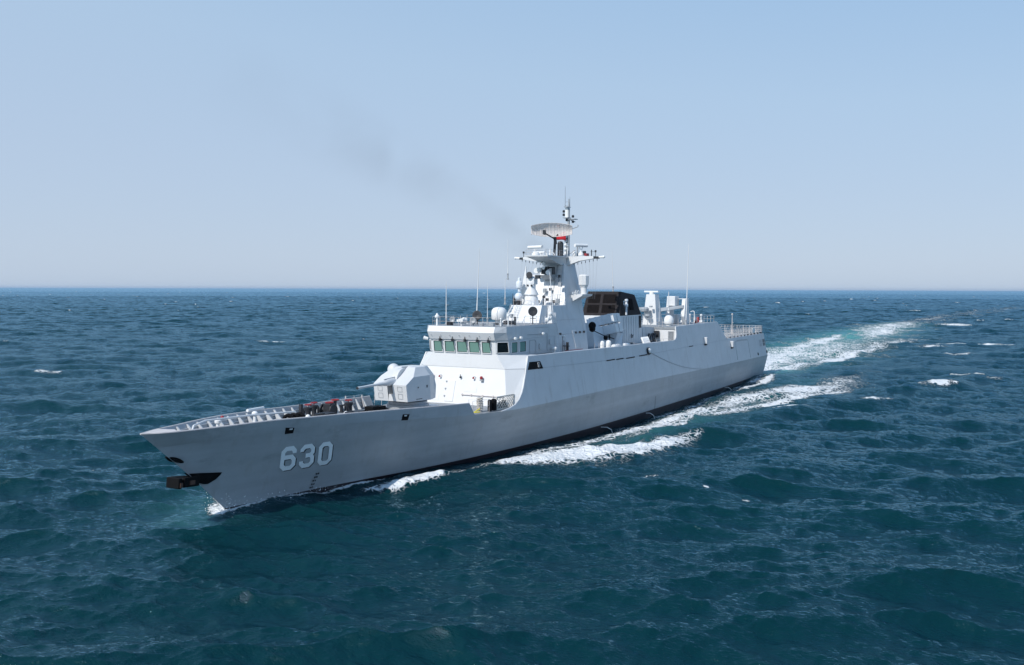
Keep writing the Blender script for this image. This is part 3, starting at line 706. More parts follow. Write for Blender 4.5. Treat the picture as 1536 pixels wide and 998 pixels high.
mb.lathe((63.9,-.1,16.65), [(.3,0),(.34,.15),(.2,.35),(0,.4)], n=12); mb.lathe((63.4,.7,16.65), [(.18,0),(.2,.4),(.1,.6),(0,.62)], n=12)
mb.build('antenna_cluster', 'wht', pole, smooth=True)
mb = MB(); mb.box(64.3,64.6,.3,.6,16.65,17.3); mb.rod((63.6,1.15,16.65),(63.6,1.15,17.7),.09); mb.rod((64,.3,16.9),(63.6,.9,17.4),.04); mb.build('cable_trunk', 'metal', pole)

# search radar: curved grid reflector on a pedestal
rad = MB(); rc = Vector((67.2,-.05,19.35))
axr = Vector((-.42,.90,0)).normalized()             # along the span
fo = Vector((.88,.42,.05)).normalized(); upv = Vector((0,0,1))
nu, nv = 27, 8
def radp(u, v):
    U = u*2.02; hh = .95*(1-abs(u)**2.4*.62); V = (v*.5+.5)
    zt = .66*(1-abs(u)**2.2*.5); zb = -.74*(1-abs(u)**2*.28)
    z = zb+(zt-zb)*V
    return rc + axr*U + upv*z - fo*(.55 - .45*(u*u) - .35*((v)**2))
grid = [[radp(-1+2*i/nu, -1+2*j/nv) for j in range(nv+1)] for i in range(nu+1)]
for j in range(nv+1):
    rad.path([grid[i][j] for i in range(nu+1)], .022, 4)
for i in range(nu+1): rad.path(grid[i], .028 if i % 3 else .045, 4)
srad = bpy.data.objects.new('search_radar', None); sc.collection.objects.link(srad); srad.parent = ship
rad.build('radar_grid', 'mesh', srad)
mb = MB(); bm = mb.bm
V = [[bm.verts.new(p - fo*.03) for p in col] for col in grid]; V2 = [[bm.verts.new(p - fo*.045) for p in col] for col in grid]
for i in range(nu):
    for j in range(nv):
        bm.faces.new((V[i][j],V[i+1][j],V[i+1][j+1],V[i][j+1])); bm.faces.new((V2[i][j],V2[i][j+1],V2[i+1][j+1],V2[i+1][j]))
# perforated sheet of the reflector
pm = mat('perforated_sheet', (.72, .68, .67), .6, noise=.06)
t = pm.node_tree; b = t.nodes['Principled BSDF']; b.inputs['Alpha'].default_value = .5
mb.build('reflector_sheet', pm, srad, smooth=True, fix=False)
mb = MB(); mb.rod((66.4,0,17.9),(66.6,0,18.7),.16); mb.path([(66.6,0,18.4),rc+axr*-.7+fo*.7+upv*-.45],.07); mb.path([(66.6,0,18.4),rc+axr*.6-fo*.2+upv*-.5],.06)
mb.obox(rc+axr*-.72+fo*.75+upv*-.4,[(1,0,.3),(0,1,0),(0,0,1)],(.14,.12,.2)); mb.build('feed_horn', 'dark', srad)
mb = MB(); mb.rod((66.3,-.2,16.6),(66.4,-.1,18.0),.09); mb.rod((66.7,.0,16.6),(66.5,0,18.4),.14); mb.rod((66.2,.45,16.6),(66.2,.45,18.0),.3,.3,14); mb.lathe((66.2,.45,17.9), [(.3,0),(.22,.25),(0,.3)], n=14); mb.rod((66.8,.9,16.6),(66.7,.8,17.9),.1); mb.build('radar_pedestal', 'dark', srad)
mb = MB(); mb.rod((67.0,-.35,16.65),(66.9,-.35,17.4),.07); mb.ring((67.6,.2,16.8),.22,.04,ax=(1,.5,.3)); mb.ring((67.6,-.6,16.8),.2,.04,ax=(1,.5,.3)); mb.rod((65.6,.95,16.6),(65.6,.95,18.0),.06); mb.box(65.5,65.8,.85,1.1,17.7,17.85); mb.build('pedestal_fitting', 'wht', srad)

# navigation radars
def nav_radar(c, ax, half, r, name='navigation_radar'):
    c = Vector(c); a = Vector(ax).normalized()
    mb = MB(); mb.rod(c-a*half, c+a*half, r, r, 14); o = mb.build(name, 'wht', ship, smooth=True)
    mb = MB(); mb.rod(c-Vector((0,0,.1))-a*.25, c-Vector((0,0,.55)), .04); mb.rod(c-Vector((0,0,.1))+a*.25, c-Vector((0,0,.55)), .04)
    mb.lathe(c-Vector((0,0,1.0)), [(.3,0),(.26,.2),(.12,.32),(.1,.5),(0,.52)], n=14); mb.build('radar_base', 'wht', o, smooth=True)
    mb = MB(); mb.box(c.x-.35,c.x-.05,c.y+.15,c.y+.4,c.z-1.0,c.z-.55); mb.build('gearbox', 'dark', o)
nav_radar((65.7,-2.65,17.68),(.35,.94,0),1.05,.16)
nav_radar((65.6,2.45,17.75),(-.86,.5,0),.75,.17)
nav_radar((68.6,-.75,17.0),(.2,.98,0),.72,.1,'low_radar')
mb = MB(); mb.lathe((68.6,-.75,16.1), [(.5,.5),(.45,.62),(.3,.68),(.3,.8),(.0,.85)], n=18); mb.lathe((69.6,-.6,16.55), [(.4,.0),(.4,.3),(.3,.34),(.3,.42),(0,.44)], n=18); mb.build('platform_drum', 'wht', tower, smooth=True)

# fire-control director and domes on the upper deckhouse roof
mb = MB(); mb.lathe((71.4,-.15,11.85), [(.85,0),(.65,.75),(.6,.8),(.6,.9)], n=8); mb.lathe((71.4,-.15,12.75), [(.62,0),(.7,.08),(.66,.18),(.5,.5),(.42,.62),(.42,1.25),(.32,1.35),(0,1.36)], n=20)
dirc = mb.build('fire_control_director', 'white', ship, smooth=True)
mb = MB(); mb.rod((71.6,-.15,14.15),(71.0,-.15,14.3),.36,.34,14); mb.box(70.9,71.7,-.55,.3,13.8,14.4); bevel(mb.build('director_head', 'white', dirc),.06)
mb = MB(); mb.rod((71.6,-.25,14.65),(71.95,-.1,14.72),.3,.3,16); mb.box(71.2,71.6,.35,.75,14.35,14.7); mb.rod((71.75,.05,13.7),(71.85,.1,13.7),.1); mb.rod((71.7,-.3,13.7),(71.85,-.3,13.7),.1); mb.build('director_lens', 'dark', dirc, smooth=True)
mb = MB(); c0 = Vector((70.9,-1.0,14.1)); mb.rings([[c0+Vector((0,.0,1.5)), c0+Vector((.05,0,1.5)), c0+Vector((.05,.03,1.48)), c0+Vector((0,.03,1.48))],
     [c0+Vector((-.1,-.35,-.9)), c0+Vector((.35,-.35,-.9)), c0+Vector((.35,.25,-.9)), c0+Vector((-.1,.25,-.9))],
     [c0+Vector((-.1,-.25,-2.2)), c0+Vector((.35,-.25,-2.2)), c0+Vector((.35,.25,-2.2)), c0+Vector((-.1,.25,-2.2))]]); mb.build('spike_radome', 'white', dirc)
mb = MB(); mb.lathe((72.3,-1.05,11.83), [(.3,0),(.3,.35),(.15,.4),(.15,.5)], n=12); pd = mb.build('dome_stand', 'dark', ship, smooth=True)
mb = MB(); mb.sphere((72.3,-1.05,12.62),.4,16); mb.build('round_dome', 'blue', pd, smooth=True)
mb = MB(); mb.lathe((71.9,-1.2,13.1), [(.14,0),(.14,.35),(.3,.38),(.32,.5),(.32,.9),(.26,1.0),(.16,1.05),(.14,1.3),(0,1.4)], n=16); mb.build('drum_antenna', 'blue', pd, smooth=True)
mb = MB(); mb.box(71.9,72.2,-1.75,-1.6,11.8,12.5); mb.rod((72.0,-1.85,11.8),(72.0,-1.85,12.9),.025); mb.build('roof_post', 'dark', pd)
# optical director on the tower front
mb = MB(); mb.hexa([(67.2,-.7,14.15),(68.2,-.55,14.4),(68.2,.5,14.4),(67.2,.6,14.15)], [(67.0,-.75,14.75),(68.7,-.7,14.75),(68.7,.6,14.75),(67.0,.7,14.75)])
op = mb.build('director_shelf', 'metal', tower)
mb = MB(); mb.rod((68.1,-.1,14.75),(68.1,-.1,15.1),.2); mb.box(67.8,68.4,-.6,-.2,14.85,15.5); mb.box(67.9,68.35,.55,.7,14.8,15.5); mb.rod((68.0,-.3,15.5),(68.0,.7,15.5),.07); mb.box(68.0,68.3,-.2,.1,15.35,15.6); mb.build('optical_director', 'dark', op)
mb = MB(); mb.sphere((68.5,-.75,15.25),.26,12); mb.rod((68.2,-1.15,15.2),(68.5,-1.1,15.2),.3,.28,14); mb.sphere((68.5,-.3,15.45),.17,10); mb.rod((68.6,.25,15.0),(68.65,.28,15.0),.25,.25,14); mb.sphere((68.4,-.35,15.9),.2,10); mb.build('director_optic', 'wht', op, smooth=True)
# port and starboard pods on triangular sponsons
for s in (1, -1):
    mb = MB(); q = [(66.8,s*1.7,12.87),(64.6,s*1.7,12.87),(64.6,s*3.3,12.87),(66.8,s*3.2,12.87)]
    lo = [(66.8,s*1.7,11.95),(64.6,s*1.7,12.2),(64.6,s*3.25,12.7),(66.8,s*3.15,12.72)]
    if s < 0: q, lo = q[::-1], lo[::-1]
    mb.rings([lo, q]); sp = mb.build('sponson', 'white', tower)
    mb = MB(); mb.lathe((65.4,s*2.7,12.85), [(.33,0),(.32,.75),(.42,.8),(.42,.95)], n=16)
    mb.lathe((65.4,s*2.7,13.8), [(.55,0),(.55,.9),(.45,1.0),(.3,1.05),(0,1.06)], n=8); mb.build('jammer_pod', 'white', sp, smooth=False)
    mb = MB()
    for x in (66.75, 66.2): mb.ring((x,s*2.5,13.05),.2,.035,ax=(0,1,.1)); mb.box(x-.22,x+.22,s*2.15-.02,s*2.15+.02,12.87,13.1)
    mb.build('sponson_ring', 'wht', sp)

# railings, pipes and boxes around the deckhouses
mb = MB(); railing(mb, [(72.6,1.7,11.83),(72.5,-1.5,11.83)], .85, 2, .016, .8); railing(mb, [(72.6,1.7,11.83),(71.0,1.75,11.83)], .85, 2, .016, .6)
railing(mb, [(66.9,1.2,16.66),(70.6,1.0,16.66),(70.6,-1.15,16.66),(66.9,-1.2,16.66)], .55, 2, .014, .9); mb.build('platform_railing', 'rail', tower)
for x, y, z in ((69.9,1.95,12.0),(68.52,1.55,13.6),(68.4,-.2,13.0),(67.9,.9,14.1)):
    mb = MB(); mb.box(x-.14,x+.12,y-.16,y+.16,z,z+.42); mb.rod((x,y,z+.42),(x-.15,y,z+1.3),.018,n=5); bevel(mb.build('junction_box', 'metal', tower), .02)
mb = MB()
for y in (.55,.65,1.45): mb.path([(68.6,y,11.85),(68.05,y*.93,13.15),(66.72,y*.7,15.9)], .02, 5)
mb.build('cable_run', 'metal', tower)
mb = MB(); mb.path([(84.0,3.5,10.25),(82,3.87,10.0),(76,3.94,9.95)],.02,5); mb.path([(80.0,3.96,9.4),(76.2,3.96,9.35),(76.2,3.98,7.8)],.022,5); mb.build('cable_run', 'metal', bridge)
for x, z in ((77.6,8.3),(75.6,8.6)):
    mb = MB(); mb.box(x-.22,x+.22,3.9,4.08,z-.25,z+.25); bevel(mb.build('junction_box', 'upper', bridge), .02)
mb = MB(); n_ = 9
for k in range(n_): mb.box(71.9-k*.75,71.93-k*.75,TY(8.4)-.02+.0,TY(7.6)+.03,7.5,7.52)
mb.path([(71.5,TY(10.4)+.03,10.4),(66,TY(10.4)+.03,10.4)],.012,4); mb.path([(71.8,TY(9.05)+.03,9.05),(65.6,TY(9.05)+.03,9.05)],.012,4); mb.build('weld_seam', 'metal', tb)
mb = MB(); mb.hexa([(67.6,TY(7.6)+.0,7.6),(68.5,TY(7.6),7.6),(68.5,TY(7.6)+.05,7.6),(67.6,TY(7.6)+.05,7.6)],[(67.6,TY(9.3),9.3),(68.5,TY(9.3),9.3),(68.5,TY(9.3)+.05,9.3),(67.6,TY(9.3)+.05,9.3)]); bevel(mb.build('weathertight_door', 'upper', tb), .02)
# bridge-side ladder assembly with vertical pole
mb = MB(); ladder(mb, (74.05,4.05,7.55), (74.0,3.6,11.2), .45, (1,0,0), .3, .025); mb.rod((74.6,4.1,7.5),(74.4,3.3,14.9),.035)
mb.rod((73.7,4.0,8.8),(73.8,3.5,11.2),.03)
for z in (8.8,9.6,10.2,10.8): mb.box(73.9,74.6,3.5,3.75,z-.03,z+.03)
mb.build('side_ladder', 'white', tb)
mb = MB()
for x, y, z in ((75.0,3.6,10.5),(74.9,3.6,10.9),(75.3,3.5,10.4)): mb.lathe((x,y,z), [(.12,0),(.2,.1),(.2,.25),(.1,.35),(0,.36)], n=10)
mb.lathe((75.4,4.3,7.5), [(.1,0),(.1,.35),(.25,.4),(.25,.55),(.1,.65),(0,.66)], n=12); mb.rod((75.6,3.7,10.2),(75.2,3.6,11.1),.03); mb.rod((76.1,3.7,10.2),(75.9,3.6,10.9),.03)
mb.lathe((73.3,3.75,9.0), [(.0,0),(.1,.02),(.1,.1),(0,.12)], ax=(0,1,0), n=10); mb.sphere((72.7,4.0,8.95),.12)
mb.build('lamp_cluster', 'wht', tb, smooth=True)
mb = MB()
for x in (71.3, 67.8, 66.8, 65.8): mb.box(x-.12,x+.12,2.75,3.0,9.0,9.2)
mb.rod((71.7,3.4,7.5),(71.6,3.3,8.9),.03); mb.rod((71.3,3.4,7.5),(71.3,3.3,8.5),.03); mb.rod((71.7,3.4,8.0),(70.3,3.4,7.9),.05); mb.box(70.6,70.8,3.3,3.5,7.5,8.3)
mb.build('wall_fitting', 'dark', tb)
mb = MB(); mb.rod((72.5,4.0,7.6),(68.5,4.0,7.55),.03); mb.build('fire_hose', 'red', tb)
mb = MB(); railing(mb, [(67.5,4.85,7.5),(65.5,4.85,7.5)], .6, 2); mb.build('deck_railing', 'rail', tb)

# ------------------------------------------------------------------ gun turret
def gunturret():
    g_ = bpy.data.objects.new('gun_turret', None); sc.collection.objects.link(g_); g_.parent = ship; g_.location = (0,0,0)
    s = lambda pts: pts + [(x, -y, z) for x, y, z in pts][::-1]
    A = (94.52,1.5,4.93); B = (94.72,1.5,6.2); C = (93.78,1.5,6.72); D = (91.6,1.5,6.72); E = (91.4,1.5,4.8)
    T1 = (92.75,.98,7.38); T2 = (91.55,.98,7.36); T3 = (90.75,.72,7.36); H = (90.45,1.12,6.7); I = (90.2,1.2,5.85); J = (90.3,1.2,4.82)
    # split the shield along the barrel slot so the recess is real
    mb = MB(); bm = mb.bm
    def v(p): return bm.verts.new(p)
    def fc(*P): bm.faces.new([v(p) for p in P])
    for sg in (1, -1):
        f = lambda p: (p[0], sg*p[1], p[2])
        s0 = .24
        def F(*P): fc(*[f(p) for p in P])
        F(A,B,C,D,E); F(C,T1,T2,D); F(D,T2,T3,H); F(E,D,H,I,J)
        F((94.52,s0,4.93),(94.72,s0,6.2),B,A)                              # front lower plate beside the slot
        F((94.72,s0,6.2),(93.78,s0,6.72),C,B)
        F((93.78,s0,6.72),(92.75,s0,7.38),T1,C)
        F((92.75,s0,7.38),(91.9,s0,7.37),(91.55,.98,7.36),T1)
        # slot walls
        F((94.52,s0,5.45),(94.72,s0,6.2),(93.78,s0,6.72),(92.75,s0,7.38),(92.0,s0,7.37),(92.4,s0,6.2),(93.6,s0,5.45))
    f_ = lambda P: fc(*P)
    s0 = .24
    f_([(94.52,-s0,4.93),(94.52,s0,4.93),(94.52,s0,5.45),(94.52,-s0,5.45)])
    f_([(94.52,-s0,5.45),(94.52,s0,5.45),(93.6,s0,5.45),(93.6,-s0,5.45)])
    f_([(93.6,-s0,5.45),(93.6,s0,5.45),(92.4,s0,6.2),(92.4,-s0,6.2)])
    f_([(92.4,-s0,6.2),(92.4,s0,6.2),(92.0,s0,7.37),(92.0,-s0,7.37)])
    f_([(92.0,-s0,7.37),(92.0,s0,7.37),(91.55,.98,7.36),T3,(90.75,-.72,7.36),(91.55,-.98,7.36)])
    f_([T3,H,I,J,(90.3,-1.2,4.82),(90.2,-1.2,5.85),(90.45,-1.12,6.7),(90.75,-.72,7.36)])
    f_([A,E,J,(90.3,-1.2,4.82),(91.4,-1.5,4.8),(94.52,-1.5,4.93)])
    bmesh.ops.remove_doubles(bm, verts=bm.verts, dist=.004)
    sh = bevel(mb.build('gun_shield', 'gun', g_), .02)
    mb = MB(); mb.sphere((92.6,-1.15,7.1),.48,14,1.0); mb.build('shield_dome', 'gun', sh, smooth=True)
    mb = MB()
    for yy in (-1,1):
        for z0, x0 in ((5.7,94.68),(5.15,94.59)):
            mb.path([(x0,yy*.9-.2,z0),(x0+.05,yy*.9-.2,z0+.36),(x0+.05,yy*.9+.2,z0+.36),(x0,yy*.9+.2,z0),(x0,yy*.9-.2,z0)], .01, 4)
    mb.build('shield_hatch', 'metal', sh)
    mb = MB(); mb.box(93.1,93.2,1.49,1.53,5.85,5.95); mb.box(91.9,92.0,1.49,1.53,5.8,6.0); mb.box(92.6,93.4,1.49,1.515,5.0,5.04); mb.build('lifting_lug', 'dark', sh)
    mb = MB(); d = Vector((1,0,-.025)).normalized(); o_ = Vector((92.6,0,6.42))
    mb.rings([[o_+d*t+Vector((0,1,0))*r*math.cos(k*math.pi/8)+Vector((0,0,1))*r*math.sin(k*math.pi/8) for k in range(16)] for t, r in ((0,.22),(1.6,.24),(1.9,.29),(2.4,.27),(2.9,.2),(2.95,.16),(3.5,.14),(3.6,.10),(4.6,.095),(5.3,.085),(5.65,.095),(5.95,.10))])
    bar = mb.build('gun_barrel', 'gun', g_, smooth=True)
    mb = MB(); mb.rod(o_+d*5.9, o_+d*6.05, .09); mb.build('muzzle', 'dark', bar)
    mb = MB(); mb.rod(o_+d*1.0+Vector((0,.0,.33)), o_+d*2.8+Vector((0,0,.26)), .04); mb.build('recoil_rod', 'metal', bar)
    mb = MB(); mb.rod((93.15,-.23,6.3),(93.15,.23,6.3),1.02,1.02,28); mb.build('slot_cover', 'gun', sh, smooth=True)
    mb = MB(); mb.rod(o_+d*.5+Vector((0,.05,.3)), o_+d*1.15+Vector((0,.05,.42)), .17,.14); mb.build('mantlet', 'dark', bar)
    mb = MB(); mb.lathe((92.35,0,4.1), [(1.75,.0),(1.7,.06),(1.62,.1),(1.62,.42),(1.5,.46),(1.5,.66),(1.3,.7)], n=40); mb.lathe((92.35,0,3.7), [(2.2,0),(2.15,.28),(1.75,.45)], n=40)
    base = mb.build('turret_ring', 'metal', g_, smooth=True)
    mb = MB(); mb.lathe((92.35,0,4.08), [(1.72,0),(1.78,.02),(1.78,.1),(1.72,.12)], n=40); mb.build('ring_gasket', 'black', base, smooth=True)
gunturret()
mb = MB(); mb.box(89.3,90.2,-.6,.9,3.8,4.15); mb.build('ammunition_hatch', 'white', ship)

# ------------------------------------------------------------------ foredeck gear
def bollard(x, y, z):
    mb = MB()
    for d in (-.25, .25):
        mb.lathe((x+d,y,z), [(.14,0),(.12,.08),(.12,.42),(.17,.46),(.17,.56),(.0,.6)], n=12)
    mb.box(x-.45,x+.45,y-.18,y+.18,z,z+.06); return mb.build('bollard', 'dark', ship, smooth=False)
zd = lambda x: cur('kn', x)[1]+.08
for x, y in ((101.9,1.9),(101.9,-1.9),(96.9,2.6),(96.9,-2.6),(104.2,1.3)): bollard(x, y, zd(x))
def capstan(x, y, s=1.):
    z = zd(x); mb = MB(); mb.lathe((x,y,z), [(.42*s,0),(.4*s,.1),(.22*s,.3),(.24*s,.6),(.38*s,.8),(.38*s,.92),(0,.95)], n=18); o = mb.build('capstan', 'dark', ship, smooth=True)
    mb = MB(); mb.ring((x,y,z+1.08),.3*s,.035); mb.rod((x,y,z+.9),(x,y,z+1.1),.03); mb.rod((x-.3*s,y,z+1.08),(x+.3*s,y,z+1.08),.025); mb.build('handwheel', 'red', o)
capstan(104.3,.4,.75); capstan(99.2,-.3,.8); capstan(102.9,-.3,.7)
mb = MB(); mb.lathe((101.3,-.9,zd(101)+.5),[(.42,0),(.42,.12),(.25,.14),(.25,.85),(.42,.87),(.42,1.0)],ax=(0,1,0),n=18); mb.box(101.0,101.6,-.6,0,zd(101),zd(101)+.95); mb.rod((101.9,-.8,zd(101)),(101.9,-.8,zd(101)+.8),.08); mb.rod((100.2,-.7,zd(100)),(100.2,-.7,zd(100)+1.1),.12); bevel(mb.build('windlass', 'dark', ship), .05)
mb = MB(); mb.ring((101.3,-.3,zd(101)+1.02),.26,.045); mb.build('brake_wheel', 'red', ship)
mb = MB(); mb.ring((100.2,-.7,zd(100)+1.12),.26,.045); mb.build('brake_wheel', 'red', ship)
mb = MB(); mb.box(102.2,103.2,.2,1.0,zd(102.6),zd(102.6)+.45); mb.box(98.6,99.9,.2,.9,zd(99),zd(99)+.4); mb.rod((103.6,-.9,zd(103)),(103.5,-.9,zd(103)+1.0),.14); mb.rod((98.2,-1.0,zd(98)),(98.2,-1.0,zd(98)+.9),.18); mb.build('deck_machinery', 'dark', ship)
for i in range(3):
    mb = MB(); x = 107.0-i*.5
    mb.ring((x,1.15,zd(x)+.34),.33,.13,ax=(.9,.3,.1)); tag(mb.build('rope_coil', 'black'), 'black rope coil standing on the grey foredeck among three beside the bulwark', 'rope coil', 'black rope coils on the foredeck')
for i, (x, y) in enumerate(((98.9,1.5),(98.1,1.5))):
    mb = MB(); z = zd(x); mb.hexa([(x-.35,y-.35,z),(x+.35,y-.35,z),(x+.35,y+.35,z),(x-.35,y+.35,z)],[(x-.38,y-.38,z+.75),(x+.38,y-.38,z+.75),(x+.38,y+.38,z+.75),(x-.38,y+.38,z+.75)])
    tag(bevel(mb.build('black_bin', 'black'), .04), ('black square bin forward of the turret, further from the gun','black square bin ahead of the gun turret, the one nearer the gun')[i], 'bin', 'black bins ahead of the gun')
# anchor chain, breakwater tube, vents
mb = MB()
mb.path([(114.2,.35,zd(114)+.2),(113.6,-.0,zd(113)+.75),(112.6,-.15,zd(112)+.9),(109,-.1,zd(109)+.8),(105.3,.2,zd(105)+.7)], .055, 8)
mb.build('jackstay_tube', 'white', ship, smooth=True)
for x, y in ((111.2,-.6),(107.4,-1.3)):
    mb = MB(); z = zd(x); mb.lathe((x,y,z), [(.12,0),(.1,.5),(.19,.56),(.2,.7),(.12,.8),(0,.83)], n=14); mb.build('mushroom_vent', 'wht', ship, smooth=True)
mb = MB(); mb.rod((107.6,-1.75,zd(107)+.85),(105.9,-2.0,zd(106)+.85),.1); mb.build('rolled_cover', 'wht', ship, smooth=True)
mb = MB(); mb.sphere((110.6,-.85,zd(110)+.8),.11); mb.build('red_valve', 'red', ship, smooth=True)
mb = MB(); mb.rod((109.6,.6,zd(109)+.25),(107.9,1.4,zd(108)+.3),.05); mb.rod((109.9,.9,zd(109)+.3),(109,.2,zd(109)+.35),.05); mb.box(109.2,109.8,.2,.7,zd(109),zd(109)+.35); mb.build('chain_stopper', 'metal', ship)
for x, y in ((104.5,.55),(101.0,.9),(100.2,-.6)):
    mb = MB(); mb.sphere((x,y,zd(x)+.3),.17,10); mb.rod((x,y,zd(x)),(x+.3,y+.1,zd(x)+.35),.07); mb.build('deck_valve', 'wht', ship, smooth=True)
mb = MB(); railing(mb, [(92.0,-4.6,zd(92)),(94.6,-4.3,zd(94))], 1.0, 2, post=1.3)
for x in (92.3,94.3): mb.rod((x,-4.5,zd(x)),(x+.25,-3.9,zd(x)),.02); mb.rod((x,-4.5,zd(x)+1),(x+.2,-4.1,zd(x)),.025)
mb.build('foredeck_railing', 'rail', ship)

# break of the bulwark: rails, fenders, netting
mb = MB(); railing(mb, [(90.4,4.65,3.75),(88.3,4.9,3.72)], 1.0, 2, post=1.); railing(mb, [(88.9,3.4,3.72),(88.9,4.3,3.72)], .95, 3, post=.9); railing(mb, [(90.4,-4.65,3.75),(87.2,-4.9,3.72)], 1.0, 2, post=1.)
mb.build('waist_railing', 'rail', ship)
mb = MB(); mb.rod((89.5,4.2,3.75),(88.9,4.4,4.0),.05); mb.rod((89.5,4.2,3.75),(89.2,4.6,3.8),.04); mb.build('shore_connection', 'yellow', ship)
for i, (x, r) in enumerate(((87.95,.17),(87.3,.24))):
    mb = MB(); mb.lathe((x,4.75,3.7), [(0,0),(r,.05),(r,.85),(r*.5,.95),(0,.96)], n=16)
    tag(mb.build('fender', 'black', smooth=True), ('slimmer black cylindrical fender upright at the open gap of the bulwark','thicker black cylindrical fender upright at the open gap, in front of the netting')[i], 'fender', 'black fenders by the deck edge')
def net(name, P0, U, Vv, nu_, nv_, label, parent=None, bul=.15):
    mb = MB(); P0, U, Vv = Vector(P0), Vector(U), Vector(Vv); nn = U.cross(Vv).normalized()
    pt = lambda u, v: P0+U*u+Vv*v+nn*bul*math.sin(math.pi*u)*math.sin(math.pi*v)
    k = nu_+nv_
    for i in range(-nv_, nu_+1):
        for sgn in (1, -1):
            seg = []
            for j in range(nv_+1):
                u = (i + (j if sgn > 0 else nv_-j))/nu_; v = j/nv_
                if 0 <= u <= 1: seg.append(pt(u, v))
            if len(seg) > 1: mb.path(seg, .024, 4)
    mb.path([pt(0,0),pt(1,0),pt(1,1),pt(0,1),pt(0,0)], .05, 5)
    return tag(mb.build(name, 'rope'), label, 'net')
net('cargo_net', (87.0,4.85,3.72), (-2.6,.2,0), (-.1,-.1,1.0), 8, 3, 'pale rope netting draped over dark gear at the bulwark gap')
mb = MB(); mb.hexa([(85.1,4.4,3.7),(86.5,4.3,3.7),(86.5,4.6,3.7),(85.1,4.75,3.7)],[(85.15,4.4,4.35),(85.7,4.35,4.2),(85.7,4.5,4.2),(85.15,4.65,4.35)]); tag(mb.build('gear_bundle','dark'), 'dark bundle of gear stowed behind the pale netting', 'bundle')
mb = MB(); mb.box(88.35,88.65,4.05,4.3,3.72,4.85); st = mb.build('hose_reel_stand', 'metal', ship)
mb = MB()
for z in (3.9,4.05,4.2,4.35,4.5,4.65,4.8): mb.ring((88.5,4.17,z),.24,.05,ax=(.1,.2*math.sin(z*9),1))
mb.build('rolled_net', 'rope', st)

# ------------------------------------------------------------------ funnel
mb = MB()
mb.rings([[(47.6,-2.4,7.0),(54.9,-2.4,7.0),(54.9,2.4,7.0),(47.6,2.4,7.0)], [(48.2,-2.31,10.42),(54.66,-2.31,10.42),(54.66,2.31,10.42),(48.2,2.31,10.42)]])
fb = mb.build('funnel_base', 'white', ship)
mb = MB()
mb.rings([[(48.1,-2.33,10.42),(54.68,-2.33,10.42),(54.68,2.33,10.42),(48.1,2.33,10.42)], [(49.5,-2.0,12.74),(53.74,-2.0,13.12),(53.74,2.0,13.12),(49.5,2.0,12.74)]])
fun = mb.build('funnel', 'soot', ship)
ff = lambda y, z: (54.68-(z-10.42)*.348+.0, y, z)
for y0, y1 in ((-1.8,-.35),(.0,1.6)):
    for z0, z1 in ((10.72,11.6),(11.82,12.8)):
        mb = MB()
        a_, b2, c_, d_ = ff(y0,z0), ff(y1,z0), ff(y1*.97,z1), ff(y0*.97,z1)
        P = [Vector(q) for q in (a_, b2, c_, d_)]
        mb.hexa([p+Vector((-.1,0,0)) for p in P], [p+Vector((.012,0,0)) for p in P]); gr = mb.build('intake_grille', 'grille', fun)
        mb = MB()
        for k in range(1, 8):
            z = z0+(z1-z0)*k/8; mb.rod(Vector(ff(y0,z))+Vector((.03,0,0)), Vector(ff(y1,z))+Vector((.03,0,0)), .016, n=4)
        mb.build('grille_bar', 'soot', gr)
mb = MB()
mb.hexa([(50.4,2.0,11.0),(51.6,2.0,11.0),(51.6,2.32,11.0),(50.4,2.32,11.0)], [(50.6,1.9,12.3),(51.4,1.9,12.3),(51.4,2.14,12.3),(50.6,2.14,12.3)]); mb.build('funnel_hatch', 'grille', fun)
mb = MB(); mb.lathe((53.4,2.55,10.5), [(.12,0),(.12,.9),(.2,.95),(.2,1.2),(.12,1.3),(.12,1.5),(.2,1.55),(.2,1.75),(0,1.8)], n=14); mb.lathe((54.0,2.5,11.6), [(.04,0),(.04,.35),(.1,.4),(0,.5)], n=8); mb.build('funnel_vent', 'blue', fun, smooth=True)
mb = MB()
for k in range(7): mb.box(49.1+k*.75,49.13+k*.75,2.33,2.40,7.2,10.3)
mb.box(53.9,54.6,2.38,2.62,7.2,8.9); mb.build('wall_stiffener', 'upper', fb)
mb = MB(); mb.box(48.5,48.8,2.3,2.5,8.9,10.3); mb.path([(51.6,2.5,8.3),(51.6,2.5,7.9),(51.2,2.5,7.9),(51.2,2.5,8.15),(51.0,2.5,8.15)],.045); mb.box(52.0,53.6,2.4,2.8,7.15,7.35); mb.build('wall_fitting', 'dark', fb)
mb = MB()
mb.hexa([(44.2,-2.9,7.0),(47.7,-2.6,7.0),(47.7,2.6,7.0),(44.2,2.9,7.0)], [(44.2,-2.5,8.8),(47.7,-2.3,9.0),(47.7,2.3,9.0),(44.2,2.5,8.8)]); mb.build('boat_deckhouse', 'upper', ship)

